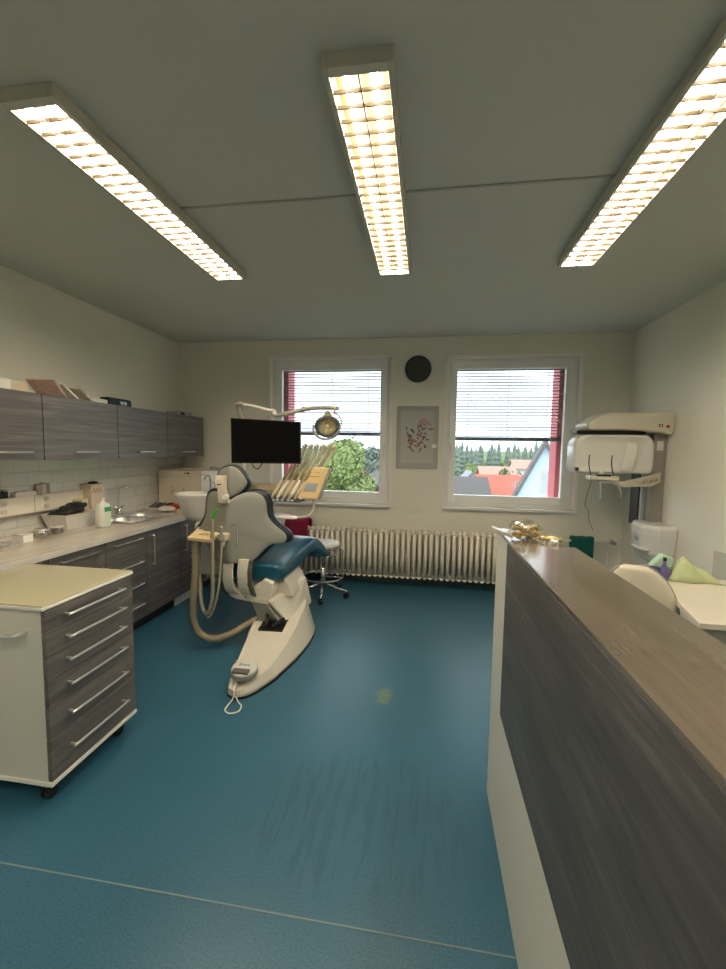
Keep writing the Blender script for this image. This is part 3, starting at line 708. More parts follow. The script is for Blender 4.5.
# back support straps
for cx_, w_ in ((-1.435, .040), (-1.318, .040)):
    rg = []
    for (y, z, wd) in ((2.90, .68, 1.), (2.885, .60, 1.), (2.89, .50, 1.), (2.925, .42, 1.05), (2.985, .37, 1.15)):
        sh = .02*math.sin((z-.35)*8)*(1 if cx_ < -1.4 else 1)
        rg.append([(cx_-w_*wd-sh+.01, y-.012, z), (cx_+w_*wd-sh+.01, y-.012, z), (cx_+w_*wd-sh+.01, y+.014, z), (cx_-w_*wd-sh+.01, y+.014, z)])
    sp = MB().loft(rg, smooth=False).build('back_strap', M_chairwhite, DC, bev=.006, subsurf=1)
    rg2 = [[(p[0]*1+(.062 if cx_ > -1.4 else -.062)*(1 if True else 0), p[1]+.02, p[2]) for p in r] for r in rg]
    rg2 = [[((r[0][0]+r[1][0])/2+dx+(.052 if cx_ > -1.4 else -.052), r[0][1]+dy, r[0][2]-.01) for dx, dy in ((-.014, .008), (.014, .008), (.014, .034), (-.014, .034))] for r in rg]
    MB().loft(rg2, smooth=False).build('strap_gaiter', mat('gaiter_brown', (.09, .075, .06), .6), sp)
# seat and leg rest: profile in y-z, swept across with rounded sides
def slab_profile(top, bot, x0, x1, r=.04, nseg=6):
    """top/bot: lists (y,z) same length. cushion with rounded long edges"""
    rings = []
    for (ty, tz), (by, bz), dx in zip(top, bot, dxs):
        ring = []; h = (Vector((by, bz))-Vector((ty, tz)));
        for k, (u, v) in enumerate(((0, .5), (.012, .2), (.05, .03), (.2, 0), (.5, -.02), (.8, 0), (.95, .03), (.988, .2), (1, .5), (.988, .85), (.95, .98), (.5, 1), (.05, .98), (.012, .85))):
            x = x0+dx+(x1-x0)*u
            ring.append((x, ty+h.x*v, tz+h.y*v))
        rings.append(ring)
    return MB().loft(rings)
top = [(2.99, .60), (3.0, .625), (3.10, .635), (3.30, .650), (3.50, .70), (3.60, .725), (3.68, .715), (3.76, .655), (3.84, .565), (3.87, .53), (3.872, .515)]
bot = [(3.00, .505), (3.0, .48), (3.10, .47), (3.30, .48), (3.46, .53), (3.56, .585), (3.61, .585), (3.68, .545), (3.78, .485), (3.84, .48), (3.868, .505)]
dxs = [0, 0, 0, .01, .045, .075, .095, .12, .15, .16, .16]
slab_profile(top, bot, -1.52, -1.045).build('seat', M_teal, DC, subsurf=1)
# backrest: V-shaped shell with lobed outline
HC = -1.435
outR = [(.0, 1.12), (.07, 1.155), (.13, 1.175), (.19, 1.172), (.235, 1.145), (.258, 1.09), (.262, 1.04), (.272, .985), (.315, .925), (.380, .865), (.395, .82), (.375, .785), (.30, .78), (.255, .75), (.215, .705), (.17, .665), (.10, .648), (0, .645)]
def half(side, k, shrink=1., yoff=0.):
    pts = []
    for s_, z in outR: pts.append((HC+side*s_*k*shrink, z if shrink == 1 else .90+(z-.90)*shrink))
    return pts
def shell_y(x): 
    s_ = abs(x-HC); return 2.865+.42*s_
def outline(shrink, kl=.80):
    R_ = half(1, 1, shrink); L_ = half(-1, kl, shrink)
    R_[0] = (HC+.01, R_[0][1]); pl = R_[1:-1]+[(HC, R_[-1][1])]+list(reversed(L_[1:-1]))+[(HC, R_[0][1]-.005)]
    v = spline([Vector((a, 0, b)) for a, b in pl], 3, True)
    return [(p.x, p.z) for p in v]
def shell(name, sh, y0, th, mt, parent, kl=.80, dome=0):
    o = outline(sh, kl); n = len(o); rings = []
    for f, dy in ((.02, dome), (.5, dome*.8), (.85, dome*.45), (.97, dome*.1), (1, -th*.3), (1, -th*.7), (.97, -th), (.5, -th), (.02, -th)):
        rings.append([(HC+(x-HC)*f, shell_y(HC+(x-HC)*f)+y0-dy, .90+(z-.90)*f) for x, z in o])
    return MB().loft(rings).build(name, mt, parent)
bk = shell('back_shell', 1.0, 0, .02, M_grayshell, DC, dome=.012)
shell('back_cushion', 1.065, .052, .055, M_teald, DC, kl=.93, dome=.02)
# headrest
hc = (-1.425, 1.255)
ho = [(-.10, .08), (-.03, .115), (.02, .118), (.07, .085), (.115, .02), (.122, -.02), (.09, -.07), (.03, -.115), (-.03, -.13), (-.10, -.10), (-.125, 0)]
hv = [(p.x, p.z) for p in spline([Vector((a, 0, b)) for a, b in ho], 4, True)]
def head(name, sc_, y0, y1, mt, dome):
    rings = []
    for f, dy in ((.02, -dome), (.5, -dome*.8), (.85, -dome*.4), (1, 0), (1, (y1-y0)*.8), (.9, y1-y0), (.02, y1-y0)):
        rings.append([(hc[0]+a*f*sc_, y0+dy+.25*abs(a*f), hc[1]+b*f*sc_) for a, b in hv])
    return MB().loft(rings).build(name, mt, DC)
head('headrest_shell', .93, 2.90, 2.915, M_grayshell, .01)
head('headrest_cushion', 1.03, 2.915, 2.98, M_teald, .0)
c = MB().loft([[(-1.515, 2.865, 1.30), (-1.44, 2.865, 1.30), (-1.44, 2.905, 1.30), (-1.515, 2.905, 1.30)], [(-1.51, 2.85, 1.27), (-1.445, 2.85, 1.27), (-1.445, 2.90, 1.27), (-1.51, 2.90, 1.27)], [(-1.495, 2.84, 1.20), (-1.435, 2.84, 1.20), (-1.435, 2.88, 1.20), (-1.495, 2.88, 1.20)], [(-1.485, 2.835, 1.10), (-1.405, 2.835, 1.10), (-1.405, 2.87, 1.10), (-1.485, 2.87, 1.10)]], smooth=False)
hb = c.build('headrest_bracket', M_cream, DC, bev=.006)
MB().box(-1.495, -1.465, 2.8445, 2.852, 1.228, 1.240).build('latch_slot', M_black, hb)
MB().cyl((-1.42, 2.84, 1.15), (-1.42, 2.80, 1.15), .022, .018).build('adjusting_knob', M_whiteg, hb)
MB().tube([(-1.40, 2.855, .93), (-1.37, 2.845, .955), (-1.35, 2.85, .93), (-1.352, 2.852, .78)], .005, 8, sub=4).build('back_cable', M_grayp, DC)

# foot pedal standing on the base
t = thing('foot_pedal', 'round grey white foot pedal lying on the tip of the chair base', 'foot control', (-1.085, 2.385, .085))
Rt = Matrix.Rotation(.17, 3, 'X')
pc = Vector((-1.085, 2.385, .098))
def lat(prof, mt, name, par, sx=1, sy=1, off=(0, 0, 0)):
    m = MB().lathe(prof, (0, 0, 0), 28, sx, sy)
    for v in m.bm.verts: v.co = Rt @ (v.co+Vector(off)) + pc
    return m.build(name, mt, par)
lat([(.078, 0), (.082, .006), (.082, .026), (.076, .032), (.001, .033)], M_grayp, 'pedal_body', t)
lat([(.080, .034), (.082, .038), (.078, .046), (.06, .052), (.001, .054)], mat('pedal_white', (.60, .60, .56), .4), 'pedal_disc', t)
m = MB().box(-.052, .052, -.070, -.030, .045, .062, bev=.006)
for v in m.bm.verts: v.co = Rt @ v.co + pc
m.build('pedal_button', mat('pedal_dark', (.10, .10, .09), .4), t)
def text_mesh(body, size, M, mt, parent, name='printed_mark', ex=.0004):
    cu = bpy.data.curves.new('mark', 'FONT'); cu.body = body; cu.size = size; cu.extrude = ex; cu.align_x = 'CENTER'
    to = bpy.data.objects.new('tmp', cu); COL.objects.link(to)
    dg = bpy.context.evaluated_depsgraph_get(); me = bpy.data.meshes.new_from_object(to.evaluated_get(dg)); bpy.data.objects.remove(to)
    off = origin(parent)
    for v in me.vertices: v.co = (M @ v.co) - off
    me.name = name; me.materials.clear(); me.materials.append(mt)
    o = bpy.data.objects.new(name, me); COL.objects.link(o); o.parent = parent; return o
text_mesh('Sirona', .030, Matrix.Translation(pc) @ Rt.to_4x4() @ Matrix.Translation((0, .002, .0545)), M_black, t)
t2 = MB().tube([(-1.105, 2.315, .088), (-1.095, 2.262, .072), (-1.09, 2.235, .03), (-1.105, 2.20, .006), (-1.10, 2.15, .0055), (-1.06, 2.125, .0055), (-1.02, 2.15, .0055), (-1.025, 2.20, .0055), (-1.06, 2.235, .006), (-1.085, 2.258, .02)], .0045, 8, sub=5)
t2.build('cable_loop', mat('cable_white', (.66, .66, .58), .4), t)
MB().tube([(-1.15, 2.44, .12), (-1.205, 2.52, .10), (-1.235, 2.60, .03), (-1.26, 2.72, .006), (-1.31, 2.86, .006), (-1.34, 2.98, .006), (-1.36, 3.08, .05), (-1.32, 3.12, .08)], .0045, 8, sub=5).build('rear_cable', MATS['cable_white'], t)

# ------------------------------------------------------------------ spittoon unit
SU = thing('spittoon_unit', 'white spittoon unit with porcelain bowl beside the dental chair', 'spittoon', (-1.8, 3.35, .4))
MB().lathe([(.03, -.22), (.07, -.215), (.105, -.17), (.13, -.10), (.155, -.03), (.168, .0), (.172, .012), (.165, .018), (.150, .012), (.13, -.04), (.08, -.09), (.001, -.10)], (-1.93, 3.30, 1.10), 36, 1.0, .95).build('bowl', mat('porcelain', (.70, .69, .64), .2, coat=.5), SU)
MB().tube([(-1.86, 3.42, 1.09), (-1.86, 3.42, 1.22), (-1.865, 3.40, 1.26), (-1.875, 3.37, 1.25), (-1.88, 3.36, 1.22)], .007, 8, sub=4).build('rinse_spout', M_chrome, SU)
MB().tube([(-1.82, 3.42, 1.09), (-1.82, 3.42, 1.19), (-1.825, 3.40, 1.205)], .006, 8, sub=3).cyl((-1.84, 3.41, 1.10), (-1.84, 3.41, 1.125), .03).build('cup_filler', M_chrome, SU)
MB().loft([rect_ring(-1.85, -1.67, 3.20, 3.50, .44), rect_ring(-1.865, -1.66, 3.18, 3.52, .60), rect_ring(-1.88, -1.66, 3.17, 3.53, .82), rect_ring(-1.90, -1.80, 3.22, 3.40, .88)], smooth=False).build('unit_body', mat('unit_grey', (.52, .51, .46), .35), SU, bev=.02)
MB().box(-1.83, -1.71, 3.26, 3.44, .405, .4405).build('bottom_plate', M_grayp, SU)
MB().cyl((-1.80, 3.36, .41), (-1.80, 3.36, .335), .035).build('drain_pipe', M_chairwhite, SU)
MB().box(-1.70, -1.50, 3.26, 3.70, .44, .50, bev=.01).build('link_arm', M_chairwhite, SU)
# assistant tablet with holders and hoses
AT = thing('assistant_holder', 'cream tablet with suction hoses hanging from it beside the spittoon', 'suction holder', (-1.62, 2.85, .86))
Rp = Euler((.18, .04, .06)).to_matrix()
m = MB().prism([(-.095, -.07), (.09, -.085), (.095, .045), (.06, .062), (-.10, .07)], 'z', -.014, .014, bev=.006)
for v in m.bm.verts: v.co = Rp @ v.co + Vector((-1.575, 2.80, .862))
m.build('control_tablet', mat('tablet_cream', (.72, .56, .30), .35), AT)
m = MB()
for rx_, w_ in ((.035, .003), (.024, .003)):
    for k in range(10):
        a = PI*k/9; x, y = rx_*math.cos(a), rx_*.8*math.sin(a)-.01
        m.box(x-.004, x+.004, y-.003, y+.003, .0142, .0152)
m.box(-.035, .035, -.016, -.011, .0142, .0152)
for v in m.bm.verts: v.co = Rp @ v.co + Vector((-1.575, 2.80, .862))
m.build('printed_mark', mat('tablet_mark', (.35, .28, .15), .5), AT)
MB().loft([[(-1.83, 3.18, .855), (-1.77, 3.22, .865), (-1.765, 3.22, .89), (-1.825, 3.18, .885)], [(-1.70, 2.86, .84), (-1.64, 2.88, .845), (-1.64, 2.88, .872), (-1.70, 2.86, .868)]], smooth=False).build('holder_arm', M_cream, AT, bev=.008)
MB().box(-1.47, -1.405, 2.79, 2.86, .83, .885, bev=.012).cyl((-1.435, 2.80, .83), (-1.435, 2.80, .79), .02, .014).build('nozzle_holder', M_cream, AT)
hz = mat('hose_ribbed', (.26, .225, .15), .45)
MB().tube([(-1.635, 2.78, .85), (-1.64, 2.78, .60), (-1.66, 2.78, .38), (-1.665, 2.79, .24), (-1.625, 2.80, .13), (-1.53, 2.83, .085), (-1.42, 2.88, .105), (-1.32, 2.95, .16), (-1.245, 3.01, .20)], .026, 12, sub=12, ribs=.17).build('large_suction_hose', hz, AT)
MB().tube([(-1.478, 2.74, 1.00), (-1.482, 2.74, .85), (-1.485, 2.74, .60), (-1.50, 2.76, .42), (-1.545, 2.77, .30), (-1.60, 2.79, .36), (-1.625, 2.81, .60), (-1.63, 2.83, .84)], .013, 10, sub=8).build('saliva_hose', M_cable, AT)
MB().tube([(-1.425, 2.76, .84), (-1.43, 2.76, .70), (-1.455, 2.77, .50), (-1.50, 2.78, .34), (-1.555, 2.79, .262), (-1.61, 2.80, .40), (-1.63, 2.82, .62), (-1.635, 2.83, .84)], .009, 10, sub=8).build('thin_hose', M_cable, AT)
MB().tube([(-1.425, 2.76, .83), (-1.42, 2.755, .92), (-1.418, 2.75, .945)], .010, 8, sub=3).build('dark_nozzle', M_grayp, AT)
MB().tube([(-1.478, 2.74, .955), (-1.474, 2.74, 1.01), (-1.460, 2.74, 1.05), (-1.436, 2.74, 1.065)], .010, 8, sub=4).build('green_suction_tip', mat('tip_green', (.05, .38, .03), .35), AT)

# ------------------------------------------------------------------ monitor, pole, lamp, delivery unit
MP = thing('unit_pole', 'slim light pole behind the screen carrying the lamp arm', 'pole', (-1.64, 3.62, .501))
MB().cyl((-1.64, 3.62, .53), (-1.64, 3.62, 1.75), .012).build('pole_tube', M_whiteg, MP)
MB().cyl((-1.64, 3.62, .501), (-1.64, 3.62, .53), .04).build('foot_plate', M_chairwhite, MP)
MP['label'] = 'slim white upright pole behind the screen and headrest'
LP = thing('operating_lamp', 'operating lamp on a curved white arm in front of the left window', 'exam lamp', (-1.64, 3.62, 1.75))
MB().tube([(-1.64, 3.62, 1.735), (-1.66, 3.59, 1.80), (-1.66, 3.55, 1.86), (-1.635, 3.51, 1.885), (-1.58, 3.50, 1.88)], .019, 12, sub=5).build('riser', M_cream, LP)
MB().tube([(-1.62, 3.50, 1.887), (-1.5, 3.50, 1.865), (-1.31, 3.50, 1.815)], .015, 12, sub=3).build('lower_arm', M_whiteg, LP)
MB().cyl((-1.31, 3.50, 1.775), (-1.31, 3.50, 1.835), .022).build('elbow', M_chairwhite, LP)
MB().tube([(-1.31, 3.50, 1.785), (-1.20, 3.50, 1.80), (-1.05, 3.50, 1.835), (-.92, 3.50, 1.852), (-.80, 3.50, 1.852), (-.755, 3.50, 1.848)], [.017, .019, .019, .016, .016, .014], 12, sub=5).build('upper_arm', mat('arm_grey', (.50, .48, .40), .4), LP)
MB().cyl((-.775, 3.50, 1.845), (-.775, 3.50, 1.80), .012).ball((-.755, 3.50, 1.847), .02).build('swivel', MATS['arm_grey'], LP)
MB().tube([(-.775, 3.50, 1.81), (-.74, 3.50, 1.79), (-.715, 3.50, 1.74), (-.72, 3.50, 1.70)], .005, 8, sub=4).build('yoke', M_grayp, LP)
hr = Euler((math.radians(106), 0, math.radians(14))).to_matrix()     # lamp looks down towards the camera side
hcn = Vector((-.825, 3.46, 1.695))
def hl(prof, mt, name, sx=1.15, sy=1.0, off=0):
    m = MB().lathe(prof, (0, 0, 0), 28, sx, sy, caps=False)
    for v in m.bm.verts: v.co = hr @ v.co + hcn
    return m.build(name, mt, LP)
hl([(.001, -.075), (.03, -.072), (.06, -.05), (.088, -.012), (.094, .008), (.088, .016), (.066, .014), (.062, .006)], mat('lamp_cap', (.40, .37, .28), .35), 'lamp_head')
hl([(.092, .004), (.094, .018), (.068, .020), (.064, .010)], mat('lamp_bezel', (.10, .11, .11), .35), 'bezel')
hl([(.064, .008), (.055, -.012), (.03, -.03), (.001, -.036)], M_lampref, 'lamp_reflector')
m = MB().ball((0, 0, -.008), .016)
for v in m.bm.verts: v.co = hr @ v.co + hcn
m.build('bulb', mat('lamp_bulb_glass', (.85, .82, .7), .1), LP)
m = MB().loft([[(-.045, -.05, -.05), (.045, -.05, -.05), (.045, .06, -.06), (-.045, .06, -.06)], [(-.015, .10, -.07), (.015, .10, -.07), (.015, .11, -.10), (-.015, .11, -.10)]], smooth=False)
for v in m.bm.verts: v.co = hr @ v.co + hcn
m.build('neck', MATS['lamp_cap'], LP)
MB().tube([(-.94, 3.44, 1.70), (-.935, 3.42, 1.655), (-.895, 3.41, 1.605), (-.83, 3.40, 1.585), (-.76, 3.41, 1.605), (-.722, 3.42, 1.65), (-.715, 3.44, 1.695)], .0105, 10, sub=5).build('handle_bow', M_grayp, LP)
MB().tube([(-.94, 3.44, 1.695), (-.88, 3.455, 1.69)], .006, 8).tube([(-.715, 3.44, 1.69), (-.77, 3.455, 1.69)], .006, 8).build('handle_stub', M_grayp, LP)

MO = thing('monitor', 'black flat screen on the unit pole with its screen dark', 'screen', (-1.29, 3.25, 1.38))
MB().prism([(-1.565, 1.378), (-.982, 1.384), (-.985, 1.715), (-1.568, 1.742)], 'y', 3.215, 3.235, bev=.004).build('screen_case', M_black, MO)
MB().prism([(-1.556, 1.390), (-.991, 1.396), (-.994, 1.706), (-1.559, 1.732)], 'y', 3.2135, 3.2148).build('screen_panel', M_screen, MO)
M_screen.node_tree.nodes['Principled BSDF'].inputs['Specular IOR Level'].default_value = .12
M_black.node_tree.nodes['Principled BSDF'].inputs['Specular IOR Level'].default_value = .3
MB().box(-1.37, -1.24, 3.235, 3.26, 1.48, 1.62, bev=.005).build('mount_plate', M_grayp, MO)
MB().tube([(-1.30, 3.26, 1.55), (-1.45, 3.40, 1.55), (-1.64, 3.604, 1.55)], .014, 10, sub=4).build('mount_arm', M_grayp, MO)
MB().tube([(-1.39, 3.23, 1.382), (-1.385, 3.24, 1.35), (-1.35, 3.24, 1.335), (-1.325, 3.24, 1.36), (-1.31, 3.235, 1.382)], .004, 6, sub=4).build('cable', M_black, MO)

DU = thing('instrument_delivery', 'dentist instrument unit with slanted handpieces and an orange panel', 'instrument unit', (-1.0, 3.3, 1.1))
# fan of whip arms and handpieces, sheared to the right
y0 = 3.25
def pt(s_, tt, dy=0): # s along row 0..1, tt along length 0..1
    return Vector((-1.245+.245*s_+.255*tt, y0+dy+.10*tt, 1.09+.44*tt-.005*s_))
MB().loft([[pt(-.04, .0, .03), pt(1.02, .0, .03), pt(1.02, .0, .06), pt(-.04, .0, .06)], [pt(-.02, .55, .03), pt(1.02, .55, .03), pt(1.02, .55, .06), pt(-.02, .55, .06)]], smooth=False).build('instrument_cradle', mat('cradle_brass', (.40, .31, .18), .4), DU, bev=.004)
M_b = mat('handpiece_beige', (.66, .56, .38), .3, metal=.2); M_w = mat('handpiece_white', (.80, .75, .62), .3)
for i in range(6):
    s_ = i/5
    hp = MB().tube([pt(s_, .02), pt(s_, .12), pt(s_, .3), pt(s_, .36)], [.012, .018, .015, .011], 10, sub=3).build('handpiece', [M_b, M_w][i % 2], DU)
    MB().tube([pt(s_, .36), pt(s_, .60)], .009, 8).build('steel_tip', M_inst, hp)
    wa = MB().tube([pt(s_+.07, .05, .02), pt(s_+.07, .5, .02), pt(s_+.06, .9, .02), pt(s_+.04, 1.0, .015), pt(s_+.01, 1.01, .0), pt(s_-.01, .97, -.012)], .0125, 8, sub=4).build('whip_arm', mat('whip_arm_grey', (.62, .55, .40), .35, metal=.1), DU)
    MB().tube([pt(s_-.01, .97, -.012), pt(s_-.01, .8, -.012), pt(s_, .36, -.0)], .0045, 6, sub=4).build('supply_hose', M_grayp, wa)
MB().loft([[pt(-.05, -.03, -.01), pt(1.05, -.03, -.01), pt(1.05, -.03, .08), pt(-.05, -.03, .08)], [pt(-.05, .03, -.01), pt(1.05, .03, -.01), pt(1.05, .03, .08), pt(-.05, .03, .08)]], smooth=False).build('lower_rail', mat('rail_dark', (.06, .06, .06), .4), DU, bev=.003)
m = MB()
for s_ in (.12, .25, .42, .62, .75): m.box(pt(s_, 0).x-.011, pt(s_, 0).x+.011, y0-.013, y0-.0095, 1.080, 1.095)
m.build('rail_buttons', mat('button_bluewhite', (.6, .68, .74), .4), DU)
pp = [(-1.02, 1.105), (-.855, 1.10), (-.755, 1.352), (-.885, 1.36)]
MB().prism(pp, 'y', 3.245, 3.285, bev=.006).build('control_panel', mat('panel_orange', (.86, .64, .32), .4), DU)
MB().prism([(-.855, 1.09), (-.835, 1.11), (-.735, 1.352), (-.753, 1.354)], 'y', 3.25, 3.29).build('panel_side', M_grayp, DU)
MB().prism([(-.972, 1.165), (-.870, 1.163), (-.845, 1.228), (-.935, 1.232)], 'y', 3.242, 3.2449).build('display', mat('display_grey', (.36, .40, .42), .25), DU)
m = MB()
for k, (x, z) in enumerate(((-.92, 1.285), (-.905, 1.285), (-.890, 1.285), (-.875, 1.285), (-.860, 1.285), (-.845, 1.285), (-.90, 1.315), (-.872, 1.315), (-.845, 1.315))): m.box(x-.005, x+.005, 3.242, 3.2449, z-.003, z+.003)
m.build('panel_marks', mat('panel_mark', (.35, .2, .06), .5), DU)
# post, curved carrier, bracket table and the long arm to the pole
MB().tube([(-.90, 3.30, 1.10), (-.90, 3.30, 1.01), (-.93, 3.30, .965), (-1.0, 3.30, .945), (-1.10, 3.32, .94)], .012, 10, sub=5).build('carrier_post', M_chairwhite, DU)
MB().prism([(-1.36, 3.25), (-1.05, 3.22), (-1.02, 3.26), (-1.18, 3.44), (-1.34, 3.46)], 'z', .935, .953, bev=.005).build('bracket_table', M_whiteg, DU)
MB().prism([(-1.40, 3.36), (-1.23, 3.36), (-1.23, 3.52), (-1.66, 3.66), (-1.66, 3.56)], 'z', 1.14, 1.195, bev=.012).build('main_arm', mat('arm_sand', (.60, .48, .32), .4), DU)
MB().box(-1.40, -1.00, 3.33, 3.42, 1.06, 1.135, bev=.012).build('arm_housing', M_grayshell, DU)
MB().cyl((-1.27, 3.38, .95), (-1.27, 3.38, 1.07), .015).build('table_stem', M_chairwhite, DU)

# ------------------------------------------------------------------ stool
ST = thing('dentist_stool', 'round saddle stool with chrome foot ring on castors beside the chair', 'stool', (-1.02, 4.12, 0))
sx, sy = -1.02, 4.12
MB().lathe([(.02, .515), (.15, .517), (.165, .525), (.168, .545), (.155, .565), (.08, .572), (.001, .573)], (sx, sy, 0), 32, 1.05, .95).build('seat', mat('stool_white', (.74, .73, .68), .35), ST)
MB().cyl((sx, sy, .12), (sx, sy, .30), .024).cyl((sx, sy, .30), (sx, sy, .515), .014).build('gas_column', M_chrome, ST)
MB().tube([(sx+.155*math.cos(a), sy+.155*math.sin(a), .445) for a in [2*PI*k/24 for k in range(24)]], .007, 8, closed=True).build('upper_ring', M_chrome, ST)
MB().tube([(sx+.205*math.cos(a), sy+.205*math.sin(a), .20) for a in [2*PI*k/28 for k in range(28)]], .009, 8, closed=True).build('foot_ring', M_chrome, ST)
MB().tube([(sx+.13, sy, .50), (sx+.195, sy, .495), (sx+.205, sy, .44), (sx+.205, sy, .25), (sx+.205, sy, .2)], .007, 8, sub=4).tube([(sx+.03, sy, .2), (sx+.2, sy, .2)], .006, 8).build('ring_bracket', M_chrome, ST)
for k in range(5):
    a = math.radians(-8+72*k); e = Vector((math.cos(a), math.sin(a), 0)); c0_ = Vector((sx, sy, 0))
    lg = MB().tube([c0_+e*.02+Vector((0, 0, .125)), c0_+e*.25+Vector((0, 0, .07))], [.014, .012], 10).build('leg', M_chrome, ST)
    w_ = c0_+e*.255; n_ = Vector((-e.y, e.x, 0))
    cs = MB().cyl(w_+Vector((0, 0, .028))-n_*.02, w_+Vector((0, 0, .028))+n_*.02, .0275).build('caster', M_black, lg)
    MB().cyl(w_+Vector((0, 0, .05)), w_+Vector((0, 0, .075)), .009).build('caster_stem', M_chrome, cs)

# ------------------------------------------------------------------ radiator + towels
RX0, RX1, pitch = -1.62, 1.47, .0606
n = int((RX1-RX0)/pitch)
RD = thing('radiator', 'long cream column radiator along the window wall', 'radiator', ((RX0+RX1)/2, 4.60, .0))
M_rad = mat('radiator_enamel', (.78, .73, .62), .35)
m = MB(); xs = RX0
for yy in (4.52, 4.575, 4.63): m.cyl((xs, yy, .135), (xs, yy, .60), .0205, seg=12)
m.tube([(xs, 4.512, .13), (xs, 4.54, .118), (xs, 4.575, .114), (xs, 4.61, .118), (xs, 4.638, .13)], .022, 10, sub=2).tube([(xs, 4.512, .60), (xs, 4.54, .612), (xs, 4.575, .616), (xs, 4.61, .612), (xs, 4.638, .60)], .020, 10, sub=2)
m.cyl((xs-.030, 4.575, .14), (xs+.030, 4.575, .14), .02, seg=10).cyl((xs-.030, 4.575, .595), (xs+.030, 4.575, .595), .02, seg=10)
sec = m.build('section', M_rad, RD)
for i in range(1, n):
    c_ = sec.copy(); COL.objects.link(c_); c_.parent = RD; c_.location = (sec.location.x+pitch*i, sec.location.y, sec.location.z)
for x in (RX0+.2, -.2, RX1-.2): MB().box(x-.01, x+.01, 4.64, 4.698, .09, .11).box(x-.01, x+.01, 4.64, 4.66, .09, .3).build('bracket', M_rad, RD)
MB().tube([(RX1-.03, 4.575, .595), (1.60, 4.575, .598), (1.90, 4.575, .60)], .013, 10).build('supply_pipe', M_whiteg, RD)
MB().cyl((1.90, 4.575, .60), (1.90, 4.50, .60), .018).cyl((1.90, 4.575, .58), (1.90, 4.575, .62), .017).build('valve', M_grayp, RD)
MB().tube([(1.90, 4.60, .60), (1.905, 4.66, .58), (1.91, 4.67, .4), (1.91, 4.67, .003)], .009, 8, sub=3).build('drop_pipe', M_whiteg, RD)
def towel(x0, x1, yc, zt, zd, r, mt, label, name='towel'):
    pr = []
    for a in range(0, 181, 20): pr.append((yc-r*math.cos(math.radians(a)), zt+r*math.sin(math.radians(a))))
    pr = [(yc-r, zd)]+[(yc-r, (zd+zt)/2)]+pr+[(yc+r, (zd+zt)/2), (yc+r, zd+.06)]
    m = MB(); N = 12
    rings = [[(x0+(x1-x0)*k/N, y+.004*math.sin(k*2.1+z*9), z+.003*math.sin(k*1.3)) for k in range(N+1)] for y, z in pr]
    m.loft(rings, caps=False, closed=False)
    return single(m, name, mt, ((x0+x1)/2, yc, zd), label, 'towel', solid=.006)
towel(-1.555, -1.285, 4.575, .635, .50, .090, M_red, 'dark red towel folded over the left end of the radiator')
towel(1.50, 1.72, 4.575, .618, .41, .028, M_greent, 'dark green towel hanging over the radiator pipe')

# ------------------------------------------------------------------ clock + picture
CK = thing('wall_clock', 'round dark wall clock between the two windows', 'clock', (-.115, YB, 2.385))
def disc(r0, r1, y0_, y1_): 
    return MB().cyl((-.115, y0_, 2.385), (-.115, y1_, 2.385), r0, r1, seg=48)
m = MB(); rings = []
for r_, y_ in ((.135, YB-.001), (.142, YB-.02), (.142, YB-.035), (.132, YB-.04), (.125, YB-.03)): rings.append([(-.115+r_*math.cos(2*PI*k/48), y_, 2.385+r_*math.sin(2*PI*k/48)) for k in range(48)])
MB().loft(rings).build('clock_case', mat('clock_dark', (.035, .04, .035), .4), CK)
disc(.124, .124, YB-.0305, YB-.033).build('dial', mat('clock_dial', (.05, .055, .05), .5), CK)
def hand(ang, L, w, y_, nm, mt):
    a = math.radians(ang); e = Vector((math.sin(a), 0, math.cos(a))); n_ = Vector((math.cos(a), 0, -math.sin(a))); c0_ = Vector((-.115, y_, 2.385))
    m = MB(); P_ = [c0_-e*.02-n_*w, c0_-e*.02+n_*w, c0_+e*L+n_*w*.5, c0_+e*L-n_*w*.5]
    m.loft([P_, [p+Vector((0, -.0015, 0)) for p in P_]], smooth=False); return m.build(nm, mt, CK)
hd = mat('clock_hand', (.012, .012, .012), .4)
hand(150, .06, .004, YB-.0335, 'hour_hand', hd); hand(232, .10, .003, YB-.0355, 'minute_hand', hd)
m = MB()
for k in range(12):
    a = 2*PI*k/12; m.box(-.115+.108*math.sin(a)-.004, -.115+.108*math.sin(a)+.004, YB-.0340, YB-.0331, 2.385+.108*math.cos(a)-.004, 2.385+.108*math.cos(a)+.004)
m.build('hour_marks', hd, CK)
PC = thing('framed_picture', 'framed print of pink flowers on white between the windows', 'picture', (-.105, YB, 1.64))
px0, px1, pz0, pz1 = -.335, .122, 1.305, 1.990
m = MB(); f_ = .016
m.box(px0, px0+f_, YB-.018, YB-.001, pz0, pz1); m.box(px1-f_, px1, YB-.018, YB-.001, pz0, pz1); m.box(px0+f_, px1-f_, YB-.018, YB-.001, pz0, pz0+f_); m.box(px0+f_, px1-f_, YB-.018, YB-.001, pz1-f_, pz1)
m.build('frame', mat('frame_silver', (.42, .42, .38), .4, metal=.3), PC, bev=.002)
MB().box(px0+f_, px1-f_, YB-.008, YB-.002, pz0+f_, pz1-f_).build('mount_board', mat('mount_grey', (.48, .48, .45), .6), PC)
MB().box(px0+.05, px1-.05, YB-.0095, YB-.0082, pz0+.06, pz1-.05).build('print_paper', mat('print_paper', (.58, .58, .56), .7), PC)
m = MB(); m2 = MB(); m3 = MB(); q = random.Random(3)
